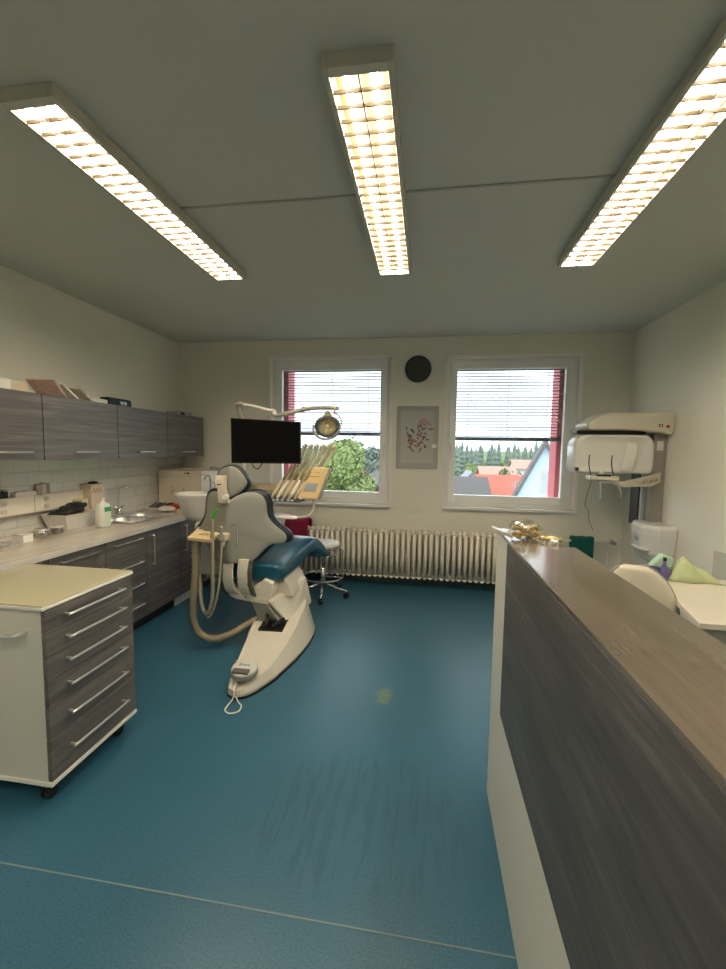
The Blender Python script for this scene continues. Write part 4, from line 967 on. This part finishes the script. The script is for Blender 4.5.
def leafp(mm, x, z, L, w, a, y_):
    e = Vector((math.cos(a), 0, math.sin(a))); n_ = Vector((-e.z, 0, e.x)); c_ = Vector((x, y_, z))
    P_ = [c_, c_+e*L*.35+n_*w, c_+e*L*.75+n_*w*.8, c_+e*L, c_+e*L*.75-n_*w*.8, c_+e*L*.35-n_*w]
    mm.loft([P_, [p+Vector((0, -.0004, 0)) for p in P_]], smooth=False)
yy = YB-.0096
for k in range(22): a = q.uniform(0, 2*PI); leafp(m, -.05+.075*math.cos(a)*q.random(), 1.80+.075*math.sin(a)*q.random(), q.uniform(.03, .06), .008, q.uniform(0, 2*PI), yy-.0004*k*.1)
for k in range(24): leafp(m2, -.22+.20*q.random(), 1.54+.16*q.random(), q.uniform(.03, .07), .010, q.uniform(0, 2*PI), yy-.0006)
for k in range(16): leafp(m3, -.22+.24*q.random(), 1.53+.26*q.random(), q.uniform(.04, .09), .008, q.uniform(0, 2*PI), yy-.0011)
m.build('pale_blossom', mat('print_pink', (.52, .28, .33), .7), PC); m2.build('dark_blossom', mat('print_crimson', (.30, .07, .08), .7), PC); m3.build('stems', mat('print_dark', (.10, .09, .09), .7), PC)
MB().box(px0+f_, px1-f_, YB-.0125, YB-.0110, pz0+f_, pz1-f_).build('glass', glass_mat('picture_glass', (.97, .97, .97), .02, .07), PC)
MB().box(.055, .105, YB-.0145, YB-.0128, 1.535, 1.575).build('sticker', MATS['bright_white_card'], PC)

# ------------------------------------------------------------------ x-ray machine
XM = thing('xray_machine', 'cream panoramic x-ray machine on the right wall near the window', 'x-ray machine', (1.97, 3.86, .58))
M_xr = mat('xray_cream', (.62, .57, .46), .35); M_xrw = mat('xray_white', (.70, .70, .66), .25, coat=.3)
px = mat('pillar_grey', (.30, .28, .25), .45)
MB().box(1.935, XR-.002, 3.72, 4.02, .86, 1.80, bev=.01).build('pillar', px, XM)
MB().box(1.895, 1.9345, 3.84, 3.99, .86, 1.75).build('pillar_track', mat('track_black', (.03, .03, .03), .4), XM)
MB().box(1.905, 1.9347, 3.80, 3.835, .88, 1.70).build('pillar_edge', mat('edge_light', (.42, .44, .45), .3), XM)
MB().box(1.962, 2.012, 3.7185, 3.7202, 1.535, 1.615).build('rating_plate', M_xrw, XM)
# top arm
top_p = [(1.35, 1.755), (1.46, 1.835), (1.54, 1.850), (1.80, 1.85), (2.04, 1.85), (2.045, 1.72), (2.03, 1.665), (1.93, 1.685), (1.80, 1.700), (1.60, 1.708), (1.40, 1.70), (1.36, 1.71)]
ta = MB().prism(top_p, 'y', 3.62, 3.92, bev=.018).build('top_arm', M_xr, XM)
MB().box(1.30, 1.86, 3.70, 3.86, 1.672, 1.700, bev=.006).build('arm_gap', M_black, XM)
MB().box(1.915, 1.945, 3.6175, 3.6195, 1.730, 1.755).build('mark_plate', M_black, ta)
MB().box(1.922, 1.938, 3.6165, 3.6178, 1.735, 1.750).build('mark_inlay', M_xr, ta)
MB().ball((1.985, 3.617, 1.735), .014, (1, .3, 1)).build('emergency_button', mat('button_red', (.45, .02, .02), .4), ta)
# rotating head: wide rounded C-shell
def rrect(x0, x1, z0, z1, r, n=6):
    P_ = []
    for cx_, cz_, a0 in ((x1-r, z1-r, 0), (x0+r, z1-r, 90), (x0+r*.5, z0+r*.5, 180), (x1-r*.5, z0+r*.5, 270)):
        rr_ = r if a0 < 180 else r*.5
        for k in range(n+1):
            a = math.radians(a0+90*k/n); P_.append((cx_+rr_*math.cos(a), cz_+rr_*math.sin(a)))
    return P_
o_ = rrect(1.275, 1.925, 1.330, 1.665, .10)
cxh, czh = 1.600, 1.50
rings = []
for f, y_ in ((.02, 3.632), (.55, 3.630), (.80, 3.622), (.86, 3.61), (.93, 3.604), (.985, 3.62), (1, 3.66), (1, 3.78), (.97, 3.83), (.5, 3.84), (.02, 3.84)):
    rings.append([(cxh+(x-cxh)*f, y_+.9*((x-cxh)*f)**2*.6, czh+(z-czh)*f) for x, z in o_])
hd_ = MB().loft(rings).build('rotating_head', M_xrw, XM)
MB().box(1.285, 1.308, 3.625, 3.665, 1.350, 1.380, bev=.004).build('head_knob', M_black, hd_)
# tall glossy sensor cover on the head
MB().loft([[(1.645, 3.60, 1.35), (1.725, 3.595, 1.35), (1.725, 3.64, 1.35), (1.645, 3.64, 1.35)], [(1.645, 3.585, 1.45), (1.740, 3.58, 1.45), (1.740, 3.64, 1.45), (1.645, 3.64, 1.45)], [(1.665, 3.59, 1.53), (1.765, 3.59, 1.53), (1.765, 3.64, 1.53), (1.665, 3.64, 1.53)], [(1.680, 3.61, 1.60), (1.750, 3.61, 1.60), (1.750, 3.64, 1.60), (1.680, 3.64, 1.60)]], smooth=False).build('sensor_cover', M_xrw, hd_, bev=.01, subsurf=1)
# chin rest with handles
cr = MB().box(1.255, 1.475, 3.40, 3.52, 1.285, 1.318, bev=.010).build('chin_rest', M_xr, XM)
MB().box(1.31, 1.41, 3.395, 3.45, 1.318, 1.332, bev=.004).build('bite_pad', M_black, cr)
for x in (1.243, 1.415): MB().tube([(x+.02, 3.42, 1.325), (x+.003, 3.42, 1.40), (x, 3.42, 1.46), (x+.004, 3.42, 1.49)], .0045, 8, sub=4).build('temple_support', M_black, cr)
MB().lathe([(.02, 0), (.016, .02), (.008, .035), (.001, .04)], (1.352, 3.43, 1.332), 14).build('chin_cup', M_xrw, cr)
MB().tube([(1.335, 3.43, 1.29), (1.335, 3.41, 1.24), (1.335, 3.40, 1.17), (1.337, 3.40, 1.14)], .010, 10, sub=4).ball((1.337, 3.40, 1.135), .013).build('left_grip', M_grayp, cr)
MB().tube([(1.345, 3.42, 1.262), (1.43, 3.42, 1.262), (1.475, 3.41, 1.235), (1.49, 3.40, 1.18), (1.492, 3.40, 1.145)], .011, 10, sub=4).ball((1.492, 3.40, 1.138), .013).build('right_grip', M_grayp, cr)
# carrying arm to the pillar
arm_p = [(1.46, 3.42), (1.60, 3.40), (2.03, 3.70), (2.03, 3.76), (1.90, 3.80), (1.60, 3.52)]
rg = [[(1.45, 3.43, 1.262), (1.45, 3.43, 1.302), (1.45, 3.49, 1.302), (1.45, 3.49, 1.262)], [(1.60, 3.43, 1.232), (1.60, 3.43, 1.272), (1.60, 3.50, 1.272), (1.60, 3.50, 1.232)], [(1.88, 3.60, 1.230), (1.88, 3.60, 1.318), (1.88, 3.68, 1.318), (1.88, 3.68, 1.230)], [(1.99, 3.68, 1.262), (1.99, 3.68, 1.350), (1.99, 3.73, 1.350), (1.99, 3.73, 1.262)]]
ca = MB().loft(rg, smooth=False).build('carrying_arm', M_xr, XM, bev=.006)
R_ = Matrix.Rotation(math.radians(31), 4, 'Z') @ Matrix.Rotation(PI/2, 4, 'X')
text_mesh('\u2022 OP Comrade', .040, Matrix.Translation((1.845, 3.568, 1.262)) @ Matrix.Rotation(math.radians(33), 4, 'Z') @ Matrix.Rotation(math.radians(90), 4, 'X') @ Matrix.Rotation(math.radians(8), 4, 'Z'), mat('xray_print', (.10, .08, .08), .5), ca)
# lower housing
rings = []
for z, a, b in ((.57, .10, .10), (.61, .15, .15), (.67, .175, .18), (.83, .19, .20), (.89, .19, .20), (.912, .17, .18)):
    cy_ = 3.67; x1_ = XR-.004
    rings.append([(x1_, cy_-b, z), (x1_, cy_+b, z), (x1_-a*.9, cy_+b, z), (x1_-a*1.15, cy_+b*.5, z), (x1_-a*1.2, cy_-b*.4, z), (x1_-a*1.0, cy_-b*.85, z), (x1_-a*.7, cy_-b, z)])
lh = MB().loft(rings, smooth=False).build('lower_housing', M_xrw, XM, bev=.01, subsurf=0)
MB().ball((1.858, 3.66, .80), .075, (.6, 1.2, .9), 3).build('housing_lens', mat('lens_grey', (.42, .45, .48), .12, coat=.6), lh)
MB().box(1.80, 1.86, 3.52, 3.72, .695, .710, bev=.004).build('housing_lip', M_xrw, lh)
MB().tube([(1.56, 3.66, 1.36), (1.56, 4.0, 1.25), (1.58, 4.2, 1.0), (1.66, 4.33, .92), (1.70, 4.40, .80), (1.75, 4.42, .70)], .004, 6, sub=6).build('hanging_cable', M_grayp, XM)

XM.location.y += .25
cr.location.x += .07
# ------------------------------------------------------------------ reception counter
RC = thing('reception_counter', 'tall reception counter with dark grey panel and brown oak top', 'counter', (.42, .5, 0))
ye, yn = 1.815, -1.2
CT = 1.181
MB().box(.305, .345, yn, ye, 0, CT-.0135).build('front_wall', M_white, RC, bev=.0015)
MB().box(.345, .49, 1.47, 1.488, 0, CT-.0135).build('end_board', M_white, RC, bev=.0015)
MB().box(.3005, .3049, yn, 1.575, .512, CT-.0138).build('front_panel', M_panel, RC, bev=.001)
MB().box(.345, .375, 1.488, ye-.02, .9, CT-.0135).build('corner_bracket', M_white, RC)
tp = [(.3015, yn), (.510, yn), (.510, 1.50), (.42, 1.50), (.38, ye), (.3015, ye)]
MB().prism(tp, 'z', CT-.0130, CT).build('counter_top', M_counter, RC, bev=.0015)
# clear bag of amber sweets, foil, pen
t = thing('sweets_bag', 'crinkled clear bag of amber sweets on the far end of the counter', 'sweets', (.37, 1.60, CT))
q = random.Random(11); m = MB()
for k in range(26):
    m.ball((.36+q.uniform(-.035, .05), 1.60+q.uniform(-.03, .03), CT+.010+q.uniform(0, .035)), q.uniform(.008, .012), (1.2, 1, .8), 1, .3, k)
m.build('sweets', mat('amber_sweet', (.62, .42, .10), .2, coat=.5, trans=.3), t)
MB().ball((.365, 1.60, CT+.037), .05, (1.15, .9, .72), 3, .28, 9).build('clear_bag', glass_mat('bag_film', (.97, .95, .88), .08, .32), t)
m = MB()
for k in range(3): m.ball((.43+.018*k, 1.585-.012*k, CT+.012), .013, (1.5, 1, .7), 2, .4, 20+k)
m.build('loose_wrappers', mat('gold_wrapper', (.60, .45, .18), .25, metal=.5), t)
crumple('foil_wrapper', (.405, 1.665, CT), .026, (1.3, .9, .9), mat('foil_white', (.85, .85, .82), .2, metal=.3), 'bright crumpled foil behind the sweets bag on the counter', 'foil', 15, .4)
crumple('paper_ball', (.452, 1.535, CT), .012, (1.3, 1., .7), MATS['bright_white_card'], 'tiny white paper scrap right of the sweets on the counter', 'paper', 16, .3)
single(MB().tube([(.283, 1.80, CT+.0065), (.30, 1.74, CT+.0055), (.335, 1.66, CT+.0055)], .005, 8), 'pen', mat('pen_white', (.80, .80, .76), .3), (.31, 1.73, CT), 'white pen sticking out over the far corner of the counter', 'pen')

# ------------------------------------------------------------------ desk, office chair, things behind the counter
DZ = .742
t = thing('office_desk', 'cream white desk between the counter and the right wall', 'desk', (1.7, 2.4, 0))
MB().prism([(1.245, 2.055), (XR-.02, 2.055), (XR-.02, 2.82), (1.37, 2.82), (1.345, 2.50)], 'z', DZ-.028, DZ).build('desk_top', mat('desk_cream', (.68, .63, .54), .35), t, bev=.003)
MB().box(1.27, XR-.03, 2.10, 2.118, .60, DZ-.0285).build('apron', M_grayshell, t)
for x, y in ((1.31, 2.13), (1.48, 2.74), (2.0, 2.13), (2.0, 2.74)): MB().box(x-.025, x+.025, y-.0, y+.05, 0, DZ-.0285).build('leg', M_steel, t)
single(MB().box(1.42, 1.60, 2.16, 2.50, .001, .42, bev=.01), 'computer_case', mat('dark_blue_case', (.01, .03, .06), .4), (1.51, 2.33, 0), 'dark blue case under the front of the cream desk', 'computer case')
t = thing('office_chair', 'cream shell office chair between the counter and the desk', 'office chair', (1.12, 2.45, 0))
m = MB(); N = 14; oc = (1.08, 2.36)
bx = []
rot = math.radians(-22)
def bp(u, v):   # u -1..1 across, v 0..1 up
    w_ = .172*(1-.25*max(0, v-.4)**2)*math.sqrt(max(0, 1-max(0, (v-.45)/.57)**2.4))
    x = u*w_; y = .16*(u*u)*w_/.185*.35+.03*v
    xx = x*math.cos(rot)-y*math.sin(rot); yy_ = x*math.sin(rot)+y*math.cos(rot)
    return (oc[0]+.095+xx-.06*v, oc[1]-yy_*-1, .45+.455*v)
rings = []
for j in range(15):
    v = j/14
    fr = [bp(-1+2*k/10, v) for k in range(11)]
    bk_ = [(p[0]+.012*math.sin(rot), p[1]+.022, p[2]) for p in reversed(fr)]
    rings.append(fr+bk_)
MB().loft(rings).build('backrest', mat('shell_cream', (.64, .60, .48), .35), t)
# darker rim along the edge
ed = [bp(1, j/16) for j in range(17)]+[bp(-1, j/16) for j in range(15, -1, -1)]
MB().tube([(p[0], p[1]+.014, p[2]) for p in ed], .010, 8).build('edge_rim', M_grayp, t)
MB().lathe([(.02, .43), (.19, .435), (.21, .455), (.20, .485), (.001, .49)], (1.20, 2.60, 0), 28).build('seat', M_grayp, t)
MB().cyl((1.20, 2.60, .10), (1.20, 2.60, .43), .022).build('column', M_chrome, t)
for k in range(5):
    a = 2*PI*k/5+.3; e = Vector((math.cos(a), math.sin(a), 0)); c0_ = Vector((1.20, 2.60, 0))
    lg = MB().tube([c0_+Vector((0, 0, .10)), c0_+e*.25+Vector((0, 0, .065))], .014, 8).build('leg', M_chrome, t)
    MB().cyl(c0_+e*.25+Vector((-.01, 0, .0285)), c0_+e*.25+Vector((.01, 0, .0285)), .028).build('caster', M_black, lg)
# lime cloth, green cloth, violet bottle
def cloth_pile(x0, x1, y0, y1, h, seed, peak):
    m = MB(); q = random.Random(seed); NX, NY = 16, 12
    ph = [q.uniform(0, 6) for _ in range(6)]
    rings = []
    for j in range(NY+1):
        row = []
        for i in range(NX+1):
            u, v = i/NX, j/NY; e = math.sin(PI*v)**.6*(max(0, 1-abs(u-peak)/(peak if u < peak else 1-peak)))**.8
            z = DZ+.002+h*e*(1+.12*math.sin(14*u+ph[0]+5*v)+.10*math.sin(19*v+ph[1]+8*u))
            row.append((x0+(x1-x0)*u+.01*math.sin(9*v+ph[2]), y0+(y1-y0)*v+.01*math.sin(11*u+ph[3]), z))
        rings.append(row)
    m.loft(rings, caps=False, closed=False); return m
single(cloth_pile(1.475, 1.75, 2.70, 2.81, .125, 4, .22), 'lime_cloth', mat('lime_fabric', (.52, .60, .34), .8), (1.7, 2.74, DZ), 'crumpled lime green cloth on the far edge of the desk', 'cloth', solid=.004)
single(MB().prism([(1.37, DZ+.08), (1.44, DZ+.155), (1.50, DZ+.135), (1.49, DZ+.075), (1.42, DZ+.07)], 'y', 2.745, 2.80, bev=.01), 'green_pouch', mat('mint_fabric', (.40, .58, .44), .7), (1.43, 2.77, DZ+.07), 'pale mint green bag on the case left of the lime cloth', 'bag')
single(MB().box(1.385, 1.485, 2.735, 2.797, DZ+.001, DZ+.069, bev=.004), 'violet_case', mat('violet_case', (.16, .15, .30), .4), (1.435, 2.766, DZ), 'blue violet box under the mint green bag on the desk', 'box')
t = thing('violet_bottle', 'slim violet bottle standing in front of the violet box on the desk', 'bottle', (1.425, 2.705, DZ))
MB().lathe([(.016, .001), (.018, .006), (.018, .085), (.009, .11), (.009, .125), (.001, .126)], (1.425, 2.705, DZ), 16).build('bottle_body', mat('violet_plastic', (.14, .12, .30), .3), t)
MB().lathe([(.010, .1265), (.010, .145), (.001, .146)], (1.425, 2.705, DZ), 12).build('cap', M_black, t)
t = thing('wall_frame', 'pale frameless display panel on the right wall at the photo edge', 'panel', (XR, 3.2, .64))
MB().box(XR-.012, XR-.002, 2.86, 3.27, .80-.17, .80+.03).build('acrylic_panel', mat('acrylic_pale', (.60, .59, .53), .15), t)
MB().box(XR-.0135, XR-.0121, 3.08, 3.12, .70, .735).build('printed_mark', M_grayp, t)

# ------------------------------------------------------------------ outside
GZ = -5.0
struct(MB().prism([(8, GZ-.2), (70, GZ-.2), (300, GZ-.2), (300, 2.2), (160, 1.2), (104, -.2), (70, GZ), (8, GZ)], 'x', -150, 180).build('ground', mat('meadow', (.10, .17, .05), .95, var=.4, vscale=.3)))
M_leafs = [mat('leaf_bright', (.22, .28, .09), .7, var=.35, vscale=1.2), mat('leaf_mid', (.15, .20, .09), .7, var=.35, vscale=1), mat('leaf_blue', (.15, .19, .15), .8, var=.3, vscale=.4)]
M_bark = mat('bark', (.08, .06, .04), .9)
def leaf_crown(c, R_, H_, nblob, nleaf, size, seed):
    q = random.Random(seed); m = MB(); blobs = []
    for k in range(nblob):
        u = q.uniform(-1, 1); a = q.uniform(0, 2*PI); rr_ = math.sqrt(1-u*u)*q.uniform(.3, .8)
        blobs.append((Vector((c[0]+R_*rr_*math.cos(a), c[1]+R_*rr_*math.sin(a), c[2]+H_*u*.75)), R_*q.uniform(.32, .5)))
    for b, r_ in blobs: m.ball(b, r_*.72, (1, 1, .9), 2, .35, q.randint(0, 9999))
    for k in range(nleaf):
        b, r_ = q.choice(blobs); d = Vector((q.gauss(0, 1), q.gauss(0, 1), q.gauss(0, 1))).normalized()
        p = b+d*r_*q.uniform(.7, 1.12); n_ = (d+Vector((q.gauss(0, .6), q.gauss(0, .6), q.gauss(0, .6)))).normalized(); u_ = n_.orthogonal().normalized(); v_ = n_.cross(u_); s_ = size*q.uniform(.6, 1.3)
        m.quad(p-u_*s_, p-v_*s_*.6, p+u_*s_, p+v_*s_*.6)
    return m
def tree(name, x, y, top, R_, mt, label, cat='tree', seed=1, nleaf=1500, size=.12, H_=None, group=None):
    H_ = H_ or R_*1.1; t = thing(name, label, cat, (x, y, GZ), group)
    leaf_crown((x, y, top-H_), R_, H_, 12, nleaf, size, seed).build('foliage', mt, t)
    MB().tube([(x, y, GZ), (x+.1, y, (GZ+top-H_)/2), (x, y, top-H_*.8)], [.22, .16, .1], 8, sub=3).build('trunk', M_bark, t)
    return t
tree('broadleaf_tree', -3.15, 16, 2.0, 1.25, M_leafs[0], 'tall bright green tree outside the left window right of the lamp', seed=2, nleaf=11000, size=.07, H_=1.9)
tree('broadleaf_tree', -5.6, 17, .9, 1.1, M_leafs[0], 'lower green tree outside the left window behind the handpieces', seed=3, nleaf=4000, size=.11, H_=1.7)
tree('broadleaf_tree', -4.6, 23, 1.5, 1.6, M_leafs[1], 'darker green tree behind the bright one outside the left window', seed=4, nleaf=3000, size=.13)
tree('broadleaf_tree', -3.1, 27, 1.75, 1.6, M_leafs[2], 'blue green tree at the right side of the left window view', seed=5, nleaf=3000, size=.14)
tree('shrub', -7.8, 26, .9, 2.2, M_leafs[1], 'round green tree at the far left of the left window view', seed=6, nleaf=3000, size=.15)

def gable_house(label, cat, x0, x1, y0, y1, zw, zr, wallm, roofm, ridge='y', parts=True, ov=.25, th=.12, group=None):
    t = thing('house', label, cat, ((x0+x1)/2, (y0+y1)/2, GZ), group)
    if ridge == 'y':
        xm = (x0+x1)/2
        MB().prism([(x0, GZ), (x1, GZ), (x1, zw), (xm, zr), (x0, zw)], 'y', y0, y1).build('walls', wallm, t)
        s = (zr-zw)/(xm-x0)
        for sg in (-1, 1):
            xe = x0-ov if sg < 0 else x1+ov; ze = zw-s*ov
            MB().prism([(xm, zr+.01), (xe, ze+.01), (xe, ze+th+.01), (xm, zr+th+.01)], 'y', y0-ov, y1+ov).build('roof_slope', roofm, t)
    else:
        ym = (y0+y1)/2
        MB().prism([(y0, GZ), (y1, GZ), (y1, zw), (ym, zr), (y0, zw)], 'x', x0, x1).build('walls', wallm, t)
        s = (zr-zw)/(ym-y0)
        for sg in (-1, 1):
            yE = y0-ov if sg < 0 else y1+ov; ze = zw-s*ov
            MB().prism([(ym, zr+.01), (yE, ze+.01), (yE, ze+th+.01), (ym, zr+th+.01)], 'x', x0-ov, x1+ov).build('roof_slope', roofm, t)
    return t
M_rr = mat('red_tiles', (.40, .10, .06), .8, var=.3, vscale=3); M_dr = mat('dark_tiles', (.10, .09, .085), .8, var=.4, vscale=4); M_ww = mat('house_white', (.66, .66, .64), .8)
M_bl = mat('house_blue', (.42, .55, .66), .8)
# pale blue gable house, close
bh = gable_house('pale blue gable house with dark roof outside the right window', 'house', 2.62, 4.82, 14.0, 20.0, -.55, 1.72, M_bl, M_dr, ov=.16, th=.22)
bw = MB().box(3.62, 4.02, 13.95, 13.999, .22, .92).build('window', mat('house_window_frame', (.45, .36, .32), .6), bh)
MB().box(3.67, 3.80, 13.94, 13.949, .27, .87).box(3.84, 3.97, 13.94, 13.949, .27, .87).build('pane', mat('house_pane', (.30, .36, .38), .15), bw)
MB().box(3.66, 3.80, 15.4, 15.8, 1.4, 1.98).build('chimney', mat('chimney_grey', (.30, .32, .34), .8), bh)
bh.rotation_euler.z = math.radians(-13); bh.location = (3.72+.675, 14+2.92, GZ)
gable_house('low house with bright red tiled roof left of the blue gable house', 'house', 3.3, 6.6, 26, 31, -1.15, -.10, M_ww, M_rr, ridge='x')
hh = gable_house('house with mottled dark roof at the left bottom of the right window', 'house', -.6, 3.0, 21, 25, -.95, .05, M_ww, M_dr, ridge='x')
gable_house('white dormer gable house behind the dark roof in the right window', 'house', 2.05, 3.0, 24, 27, -.25, .30, M_ww, mat('grey_tiles', (.26, .27, .29), .8, var=.3, vscale=4), ridge='y', ov=.15, th=.08)
gable_house('small pink roofed house in front of the far forest', 'house', 5.2, 8.2, 40, 44, -.9, .0, M_ww, mat('pink_tiles', (.46, .24, .18), .8, var=.2, vscale=3), ridge='x')
gable_house('distant house with faded red roof right of the forest middle', 'house', 10.5, 13.5, 52, 56, -.4, .5, M_ww, MATS['pink_tiles'], ridge='x')
gable_house('small dark gabled house at the right bottom of the left window', 'house', -3.0, -1.85, 18, 21, -.35, .36, mat('maroon_boards', (.20, .05, .06), .8), M_dr, ov=.22, th=.12)
gable_house('red roofed house far behind the trees in the left window', 'house', -5.3, -3.3, 36, 41, -.55, .20, M_ww, M_rr, ridge='x')
single(MB().cyl((4.45, 22, GZ), (4.45, 22, .05), .03).box(4.2, 4.7, 21.98, 22.02, -.02, .02), 'utility_mast', M_grayp, (4.45, 22, GZ), 'thin grey mast in front of the red roof in the right window', 'mast')
# shrubs and trees of the middle ground
q = random.Random(21)
proto = tree('garden_tree', 4, 46, -.1, 2.4, M_leafs[0], 'green garden tree between the houses and the far forest', seed=31, nleaf=900, size=.25, group='garden trees before the forest')
proto2 = tree('garden_tree', 4, 46, -.1, 2.4, M_leafs[1], 'darker green garden tree between the houses and the far forest', seed=32, nleaf=900, size=.25, group='garden trees before the forest')
k = 0
for yv, cnt in ((38, 3), (43.5, 3), (49, 3), (54.5, 4), (60, 4), (66, 5)):
    for i in range(cnt):
        x = yv*.02+(yv*.28)*i/max(1, cnt-1)+.8
        if (3.4 < x < 10.1 and 38 < yv < 46) or (8.6 < x < 15.4 and 50 < yv < 58): continue
        o = [proto, proto2][k % 2] if k < 2 else copy_tree([proto, proto2][k % 2])
        o.location = (x-3.0, yv-46, 0); o.rotation_euler.z = 0
        o.location = (x, yv, GZ); o.scale = (.66, .66, q.uniform(.93, 1.07)); o.rotation_euler.z = q.uniform(0, 6); k += 1
for k in range(7):
    o = copy_tree([proto, proto2][k % 2]); yv = 42+6*(k % 2); o.location = (-3.0-2.3*k, yv, GZ); o['group'] = 'garden trees in the left window'
    o.scale = (.7, .7, q.uniform(.95, 1.1))
    o['label'] = ['green', 'darker green'][k % 2]+' distant tree in the background of the left window'; o.rotation_euler.z = q.uniform(0, 6)
# forest line
def conifer(seed, label):
    q2 = random.Random(seed); t = thing('forest_tree', label, 'tree', (0, 0, GZ), 'trees of the far forest line')
    m = MB(); H_ = 8.2
    for k in range(9):
        z = 1.0+k*.85; r_ = 1.5*(1-k/10)+.15
        ring = []
        rr0 = [(r_*(1+q2.uniform(-.3, .3))*math.cos(2*PI*i/14), r_*(1+q2.uniform(-.3, .3))*math.sin(2*PI*i/14), GZ+z-.2) for i in range(14)]
        m.loft([rr0, [(.04*math.cos(2*PI*i/14), .04*math.sin(2*PI*i/14), GZ+z+1.25) for i in range(14)]], smooth=False)
    m.build('foliage', M_leafs[2], t); MB().cyl((0, 0, GZ), (0, 0, GZ+1.4), .15).build('trunk', M_bark, t)
    return t
ps = [conifer(41, 'dark pointed conifer in the far forest line on the horizon'), conifer(42, 'dark pointed conifer in the far forest line on the horizon')]
k = 0
for row, yv in enumerate((80, 84.5, 89, 93.5, 98)):
    x = -1.5+1.5*(row % 2)
    while x < yv*.345:
        o = ps[k % 2] if k < 2 else copy_tree(ps[k % 2])
        o.location = (x+q.uniform(-.3, .3), yv+q.uniform(-.4, .4), GZ-1.6+.1*row+q.uniform(-.5, .5)); o.scale = (.9, .9, q.uniform(.95, 1.1)); o.rotation_euler.z = q.uniform(0, 6)
        k += 1; x += 3.5
# ------------------------------------------------------------------ sky
w = bpy.data.worlds.new('sky'); SC.world = w; w.use_nodes = True; nt = w.node_tree; bg = nt.nodes['Background']
tc = nt.nodes.new('ShaderNodeTexCoord'); mp = nt.nodes.new('ShaderNodeMapping'); mp.inputs['Scale'].default_value = (1, 1, 3)
n_ = nt.nodes.new('ShaderNodeTexNoise'); n_.inputs['Scale'].default_value = 2.2; n_.inputs['Detail'].default_value = 5
nt.links.new(tc.outputs['Generated'], mp.inputs[0]); nt.links.new(mp.outputs[0], n_.inputs[0])
r = nt.nodes.new('ShaderNodeValToRGB'); r.color_ramp.elements[0].position = .35; r.color_ramp.elements[0].color = (.70, .80, 1.0, 1); r.color_ramp.elements[1].position = .6; r.color_ramp.elements[1].color = (.92, .96, 1.0, 1)
nt.links.new(n_.outputs['Fac'], r.inputs[0]); nt.links.new(r.outputs[0], bg.inputs['Color'])
bg.inputs['Strength'].default_value = 2.5

# ------------------------------------------------------------------ camera
F, YAW, PIT, ROL = 420., math.radians(8.51), math.radians(4.68), math.radians(.877)
cy, sy_, cp, sp_ = math.cos(YAW), math.sin(YAW), math.cos(PIT), math.sin(PIT)
fwd = Vector((-sy_*cp, cy*cp, -sp_)); right = Vector((cy, sy_, 0)); up = right.cross(fwd)
cr_, sr_ = math.cos(ROL), math.sin(ROL)
r_ = right*cr_+up*sr_; u_ = -right*sr_+up*cr_
cam = bpy.data.cameras.new('camera'); co = bpy.data.objects.new('camera', cam); COL.objects.link(co)
co.matrix_world = Matrix(((r_.x, u_.x, -fwd.x, 0), (r_.y, u_.y, -fwd.y, 0), (r_.z, u_.z, -fwd.z, 1.5), (0, 0, 0, 1)))
cam.sensor_fit = 'VERTICAL'; cam.sensor_height = 36; cam.lens = 36*F/969; cam.clip_start = .02; cam.clip_end = 600
SC.camera = co
SC.view_settings.view_transform = 'Standard'; SC.view_settings.look = 'None'; SC.view_settings.gamma = 1; SC.view_settings.exposure = .62
